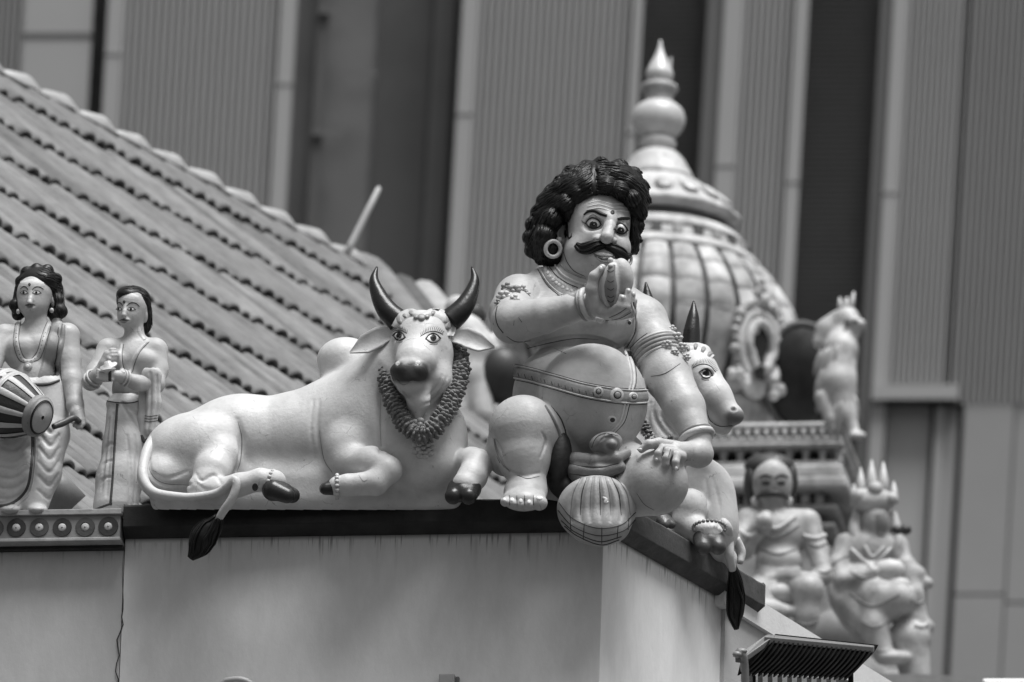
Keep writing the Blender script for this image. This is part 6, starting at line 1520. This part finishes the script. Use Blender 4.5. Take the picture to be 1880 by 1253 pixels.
# ================================================================== blurred statues farther along the temple
M_fskin = paintm('far_skin', .38, dirt=.5, dscale=7, bump=.5, mottle=.25); M_fpale = paintm('far_pale', .50, dirt=.5, dscale=8, bump=.5, mottle=.25); M_fdark = paintm('far_dark', .04, bump=0); M_fmid = paintm('far_mid', .24, dirt=.3, bump=0)
def far_detail(fr, clay, par, lines, m, w=5, rise=1.5):
    for pts in lines: put(fr, 'painted_band', ribbon(clay, pts, w, rise=rise, n=18), m, par)
def far_root(name, fr, c, label): return root(name, fr.w([c])[0], label, 'statue')
# ---------------------------------------------------------------- seated moustached man
f1 = Frame(1440, 1150, 12.0); s1 = far_root('seated_guard_statue', f1, (1440, 1190, 0), 'blurred seated statue of a moustached dark-haired man, hand on his knee')
A_ = Clay((1335, 825, -160), (1545, 1215, 110), 3.4, lean=.3, y0=1150)
A_.ell((1420, 890, -30), (38, 46, 38), 8); A_.cone((1424, 930, -34), (1424, 955, -38), 20, 24, 10)
A_.ell((1428, 985, -40), (58, 48, 38), 10); A_.cone((1376, 958, -42), (1484, 960, -42), 24, 24, 12); A_.ell((1432, 1035, -34), (44, 34, 34), 14)
A_.limb([(1376, 962, -42), (1358, 1000, -14), (1366, 1010, 0)], [23, 21, 20], 8); A_.limb([(1366, 1008, 2), (1396, 968, 26), (1408, 950, 32)], [18, 15, 12], 8); A_.ell((1404, 955, 34), (15, 15, 12), 6)
A_.limb([(1486, 964, -42), (1502, 1010, -30), (1514, 1058, -10)], [23, 20, 17], 8); A_.limb([(1512, 1060, -8), (1480, 1068, 20), (1452, 1064, 34)], [17, 14, 12], 8)
A_.limb([(1440, 1080, -20), (1482, 1082, 44)], [34, 30], 10); A_.limb([(1484, 1084, 44), (1480, 1130, 40), (1472, 1180, 34)], [27, 22, 17], 8); A_.ell((1466, 1188, 44), (20, 10, 28), 8)
A_.limb([(1410, 1080, -20), (1380, 1100, 30), (1410, 1120, 44)], [34, 30, 24], 12); A_.ell((1420, 1122, 44), (40, 16, 18), 10)
put(f1, 'body', A_.surface(), M_fskin, s1)
V, F = join([ball((1416, 858, -46 + .3 * (858 - 1150)), (48, 26, 40)), ball((1382, 892, -46 + .3 * (892 - 1150)), (15, 40, 26)), ball((1456, 888, -50 + .3 * (888 - 1150)), (13, 38, 26))]); put(f1, 'hair', (V, F), M_fdark, s1)
put(f1, 'moustache', ribbon(A_, [(1388, 916), (1404, 909), (1420, 907), (1436, 909), (1452, 916)], [3, 12, 13, 12, 3], rise=6, n=16), M_fdark, s1)
for x in (1408, 1436): put(f1, 'eye', disc(A_, (x, 888), 9, 5, rise=1), M_fdark, s1)
for x in (1408, 1436): put(f1, 'eyebrow', ribbon(A_, [(x - 12, 878), (x, 873), (x + 12, 877)], [3, 5, 3], rise=2, n=10), M_fdark, s1)
far_detail(f1, A_, s1, ([(1386, 968), (1420, 990), (1468, 966)], [(1376, 990), (1362, 1000), (1350, 996)], [(1488, 1000), (1504, 1004), (1520, 998)], [(1494, 1046), (1512, 1052), (1530, 1046)], [(1400, 1010), (1430, 1018), (1462, 1010)], [(1458, 1140), (1480, 1146), (1500, 1140)]), M_fmid, 6)
far_detail(f1, A_, s1, ([(1392, 950), (1424, 972), (1462, 950)], [(1356, 975), (1376, 985), (1392, 978)], [(1476, 985), (1500, 990), (1516, 984)]), M_fpale, 9, 4)
put(f1, 'ornament', ball((1428, 848, -20 + .3 * (848 - 1150)), (6, 9, 8)), M_fpale, s1); put(f1, 'cup', ball((1404, 957, 42 + .3 * (957 - 1150)), (16, 15, 13)), M_fpale, s1)
for x in (1388, 1450): put(f1, 'earring', ball((x, 922, -26 + .3 * (922 - 1150)), (8, 10, 8)), M_fpale, s1)
put(f1, 'sash', ribbon(A_, [(1390, 1045), (1430, 1056), (1470, 1048)], 22, rise=4, n=20), M_fmid, s1); put(f1, 'cloth', join([ball((1400, 1120, 60 + .3 * (1120 - 1150)), (46, 22, 18)), ball((1440, 1090, 30 + .3 * (1090 - 1150)), (36, 20, 20))]), M_fpale, s1)
# ---------------------------------------------------------------- crowned deity
f2 = Frame(1610, 1180, 12.5); s2 = far_root('crowned_deity_statue', f2, (1610, 1250, 0), 'blurred seated statue with a tall spiked crown, rightmost figure')
A_ = Clay((1500, 840, -170), (1725, 1270, 140), 3.6, lean=.3, y0=1180)
A_.ell((1612, 960, -30), (28, 36, 30), 8); A_.cone((1612, 990, -34), (1606, 1010, -38), 18, 24, 8); A_.ell((1598, 1020, -40), (50, 44, 34), 10); A_.cone((1556, 1000, -40), (1650, 1004, -40), 20, 20, 10)
A_.limb([(1556, 1004, -40), (1540, 1040, -20), (1548, 1068, 0)], [20, 18, 16], 8); A_.limb([(1548, 1068, 0), (1580, 1064, 26), (1604, 1050, 34)], [16, 13, 11], 8); A_.limb([(1652, 1008, -40), (1664, 1040, -20), (1656, 1052, 10)], [19, 17, 13], 8)
A_.ell((1590, 1075, -30), (54, 40, 40), 14); A_.limb([(1580, 1090, -20), (1630, 1105, 34), (1650, 1100, 44)], [42, 34, 30], 12); A_.limb([(1612, 1100, 30), (1604, 1150, 40), (1620, 1200, 44)], [34, 26, 20], 10); A_.ell((1640, 1206, 54), (30, 14, 22), 8)
A_.limb([(1560, 1100, -20), (1590, 1140, 20)], [34, 26], 10)
A_.limb([(1664, 1040, 10), (1678, 1090, 20), (1692, 1150, 10)], [20, 17, 14], 8); A_.ell((1676, 1056, 10), (26, 20, 20), 8); A_.ell((1702, 1072, 10), (13, 12, 12), 6); A_.ell((1670, 1170, 10), (40, 34, 34), 10); A_.limb([(1670, 1180, 10), (1680, 1240, 10)], [36, 28], 10); A_.cone((1674, 1132, 16), (1704, 1150, 16), 14, 12, 8)
put(f2, 'body', A_.surface(), M_fskin, s2)
cr = []
for (x, y0, y1, r) in ((1584, 915, 860, 9), (1604, 915, 846, 11), (1626, 915, 850, 10), (1645, 925, 886, 8), (1572, 930, 890, 8)): cr.append(tube([(x, y0, -20 + .3 * (y0 - 1180)), (x, (y0 + y1) / 2, -24 + .3 * ((y0 + y1) / 2 - 1180)), (x, y1, -28 + .3 * (y1 - 1180))], [r, r * .9, 1.5], 8))
cr += [ball((1608, 922, -24 + .3 * (922 - 1180)), (40, 26, 30)), ball((1580, 912, -10 + .3 * (912 - 1180)), 14), ball((1640, 918, -10 + .3 * (918 - 1180)), 13), ball((1610, 900, -5 + .3 * (900 - 1180)), 15)]
put(f2, 'crown', join(cr), M_fpale, s2)
put(f2, 'face_paint', ribbon(A_, [(1618, 945), (1622, 965), (1618, 985)], [20, 30, 18], rise=2, n=14), M_fmid, s2); put(f2, 'hair', join([tube(catmull([(1580, 940, -110), (1572, 975, -90), (1584, 1010, -70)], 12), [10, 13, 8], 8), tube(catmull([(1642, 945, -110), (1650, 985, -90), (1656, 1030, -60)], 12), [9, 12, 9], 8)]), M_fpale, s2)
put(f2, 'necklace', ribbon(A_, [(1588, 1004), (1604, 1024), (1626, 1006)], 9, rise=3, n=16), M_fpale, s2); put(f2, 'bracelet', join([ball((1648, 974, -40), (10, 9, 9)), ball((1664, 974, -60), (12, 10, 10))]), M_fdark, s2)
far_detail(f2, A_, s2, ([(1560, 1020), (1540, 1030), (1526, 1040)], [(1560, 1050), (1590, 1062), (1630, 1050)], [(1560, 1090), (1600, 1112), (1650, 1090)], [(1580, 1140), (1604, 1150), (1630, 1140)], [(1600, 1190), (1622, 1194), (1640, 1186)], [(1670, 1100), (1684, 1108), (1698, 1104)]), M_fmid, 5, 1)
far_detail(f2, A_, s2, ([(1564, 1010), (1600, 1036), (1640, 1008)], [(1678, 1146), (1690, 1150), (1702, 1146)]), M_fpale, 9, 4)
put(f2, 'garment', join([ball((1634, 1050, -20), (34, 24, 22)), ball((1650, 1075, -10), (30, 16, 20))]), M_fpale, s2)
# dark vessel on the shoulder side and stone blocks the figures sit on
f3 = Frame(1560, 1200, 12.8)
rk = Clay((1340, 1090, -140), (1730, 1400, 100), 5.0)
for (x, y, z, a, b, c) in ((1400, 1190, -60, 70, 60, 60), (1470, 1230, -50, 70, 50, 60), (1540, 1180, -80, 60, 60, 50), (1560, 1260, -50, 80, 60, 60), (1650, 1290, -50, 80, 60, 60), (1480, 1310, -50, 150, 80, 60)): rk.ell((x, y, z), (a, b, c), 8)
put(f3, 'rock_base', rk.surface(), M_fmid, None, label='rough grey rock seat under the blurred seated statues', cat='rock')
f4 = Frame(1560, 1130, 12.6); put(f4, 'carved_drape', join([tube(catmull([(1530, 1060, -20), (1545, 1100, 0), (1570, 1140, 10), (1590, 1175, 10)], 20), [14, 24, 26, 14], 10), ball((1585, 1160, 14), (22, 26, 18)), ball((1550, 1110, 14), (16, 30, 18))]), M_fskin, None, label='blurred carved drapery between the two seated statues on the right', cat='carving')
# ---------------------------------------------------------------- winged guardian on the cornice
f5 = Frame(1540, 800, 17.6); s5 = far_root('winged_guardian_statue', f5, (1540, 805, 0), 'blurred pale crested winged beast perched on the tower cornice')
A_ = Clay((1470, 525, -90), (1605, 825, 100), 3.2, lean=.3, y0=800)
A_.ell((1558, 586, -10), (23, 23, 22), 6); A_.limb([(1566, 590, 6), (1580, 596, 12), (1584, 606, 10)], [12, 10, 5], 5); A_.limb([(1572, 604, 6), (1578, 616, 6)], [7, 4], 3); A_.limb([(1540, 588, -22), (1520, 606, -26), (1508, 628, -24)], [18, 20, 14], 8)
A_.limb([(1552, 604, -12), (1546, 640, -4), (1540, 700, 2), (1552, 760, 4), (1568, 796, 8)], [20, 30, 32, 20, 11], 10); A_.ell((1574, 800, 14), (16, 9, 16), 5); A_.limb([(1510, 730, 6), (1526, 770, 8), (1530, 788, 8)], [15, 12, 8], 6)
put(f5, 'body', A_.surface(), M_fpale, s5)
rw = np.random.RandomState(4)
for row in range(4):
    for i in range(7 - (row > 2)):
        x0, y0 = 1566 - i * 10 + row * 3, 626 + row * 34 + i * 3; ln = 52 + 10 * (3 - abs(i - 3)); c_ = (x0 - 5 + rw.uniform(-2, 2), y0 + ln * .45, 34 - abs(i - 3) * 5 + .3 * (y0 - 800) - row * 2)
        V, F = ball((0, 0, 0), 1, 8, 6); a_ = math.radians(6 + 3 * (i - 3)); V = np.array([(c_[0] + v[0] * 6.5 * math.cos(a_) - v[1] * ln * .5 * math.sin(a_), c_[1] + v[0] * 6.5 * math.sin(a_) + v[1] * ln * .5 * math.cos(a_), c_[2] + v[2] * 5) for v in V]); put(f5, 'feather', (V, F), M_fpale if rw.rand() < .6 else M_fskin, s5)
put(f5, 'crest', join([tube([(1546 + i * 9, 572, -30 + .3 * (572 - 800)), (1545 + i * 13, 546 - 10 * (i == 2), -34 + .3 * (546 - 800))], [8, 2], 8) for i in range(3)]), M_fpale, s5)
put(f5, 'face_mark', join([ball((1572, 590, 20 + .3 * (590 - 800)), (5, 4, 5)), ball((1556, 592, 18 + .3 * (592 - 800)), (5, 4, 5))]), M_fdark, s5)
# ---------------------------------------------------------------- statue between the bull and the big figure
_q = P(872, 775, 0) - CAM; _t = ((R0 - CAM) @ RT) / (_q @ RT); f6 = Frame(880, 760, float(depth(CAM + _q * _t)) - .15)       # stands on the roof slope
s6 = far_root('far_seated_statue', f6, (880, 800, 0), 'strongly blurred pale statue with dark hair behind the left bull\'s ear')
A_ = Clay((800, 525, -90), (990, 800, 90), 3.6, lean=.3, y0=760)
A_.ell((838, 566, 0), (22, 24, 22), 8); A_.ell((850, 605, 0), (34, 26, 24), 10); A_.limb([(845, 600, 0), (880, 640, 10), (870, 690, 14)], [30, 26, 22], 10); A_.limb([(865, 600, 0), (900, 640, 0), (925, 660, 6)], [20, 18, 16], 8); A_.limb([(870, 690, 10), (885, 760, 10)], [26, 26], 10); A_.ell((925, 620, 0), (20, 26, 20), 8); A_.limb([(850, 620, 0), (830, 700, 0), (830, 780, 0)], [30, 34, 34], 10)
put(f6, 'body', A_.surface(), M_fpale, s6); put(f6, 'hair', join([ball((868, 580, -60), (24, 26, 20)), ball((860, 560, -60), (18, 16, 16))]), M_fdark, s6)
put(f6, 'vessel', ball((920, 690, -20), (46, 54, 40), 16, 10), paintm('vessel_paint', .035, bump=0), None, label='large dark rounded pot behind the big statue\'s elbow', cat='pot')

def beads(fr, clay, pts, n, r, m, par, name='ornament'):
    for q in catmull(pts, n): put(fr, name, ball((q[0], q[1], float(clay.front(q[0], q[1])) + r * .4), (r, r, r * .8), 8, 6), m, par)

pc = P(1560, 1262, 12.4); mesh('plinth', *box_axes(v3(pc[0] - .62, pc[1] - .25, 0), v3(1.3, 0, 0), v3(0, .9, 0), v3(0, 0, pc[2])), M_fmid, label='plain plinth carrying the rock seat of the blurred statues', cat='plinth', smooth=False)
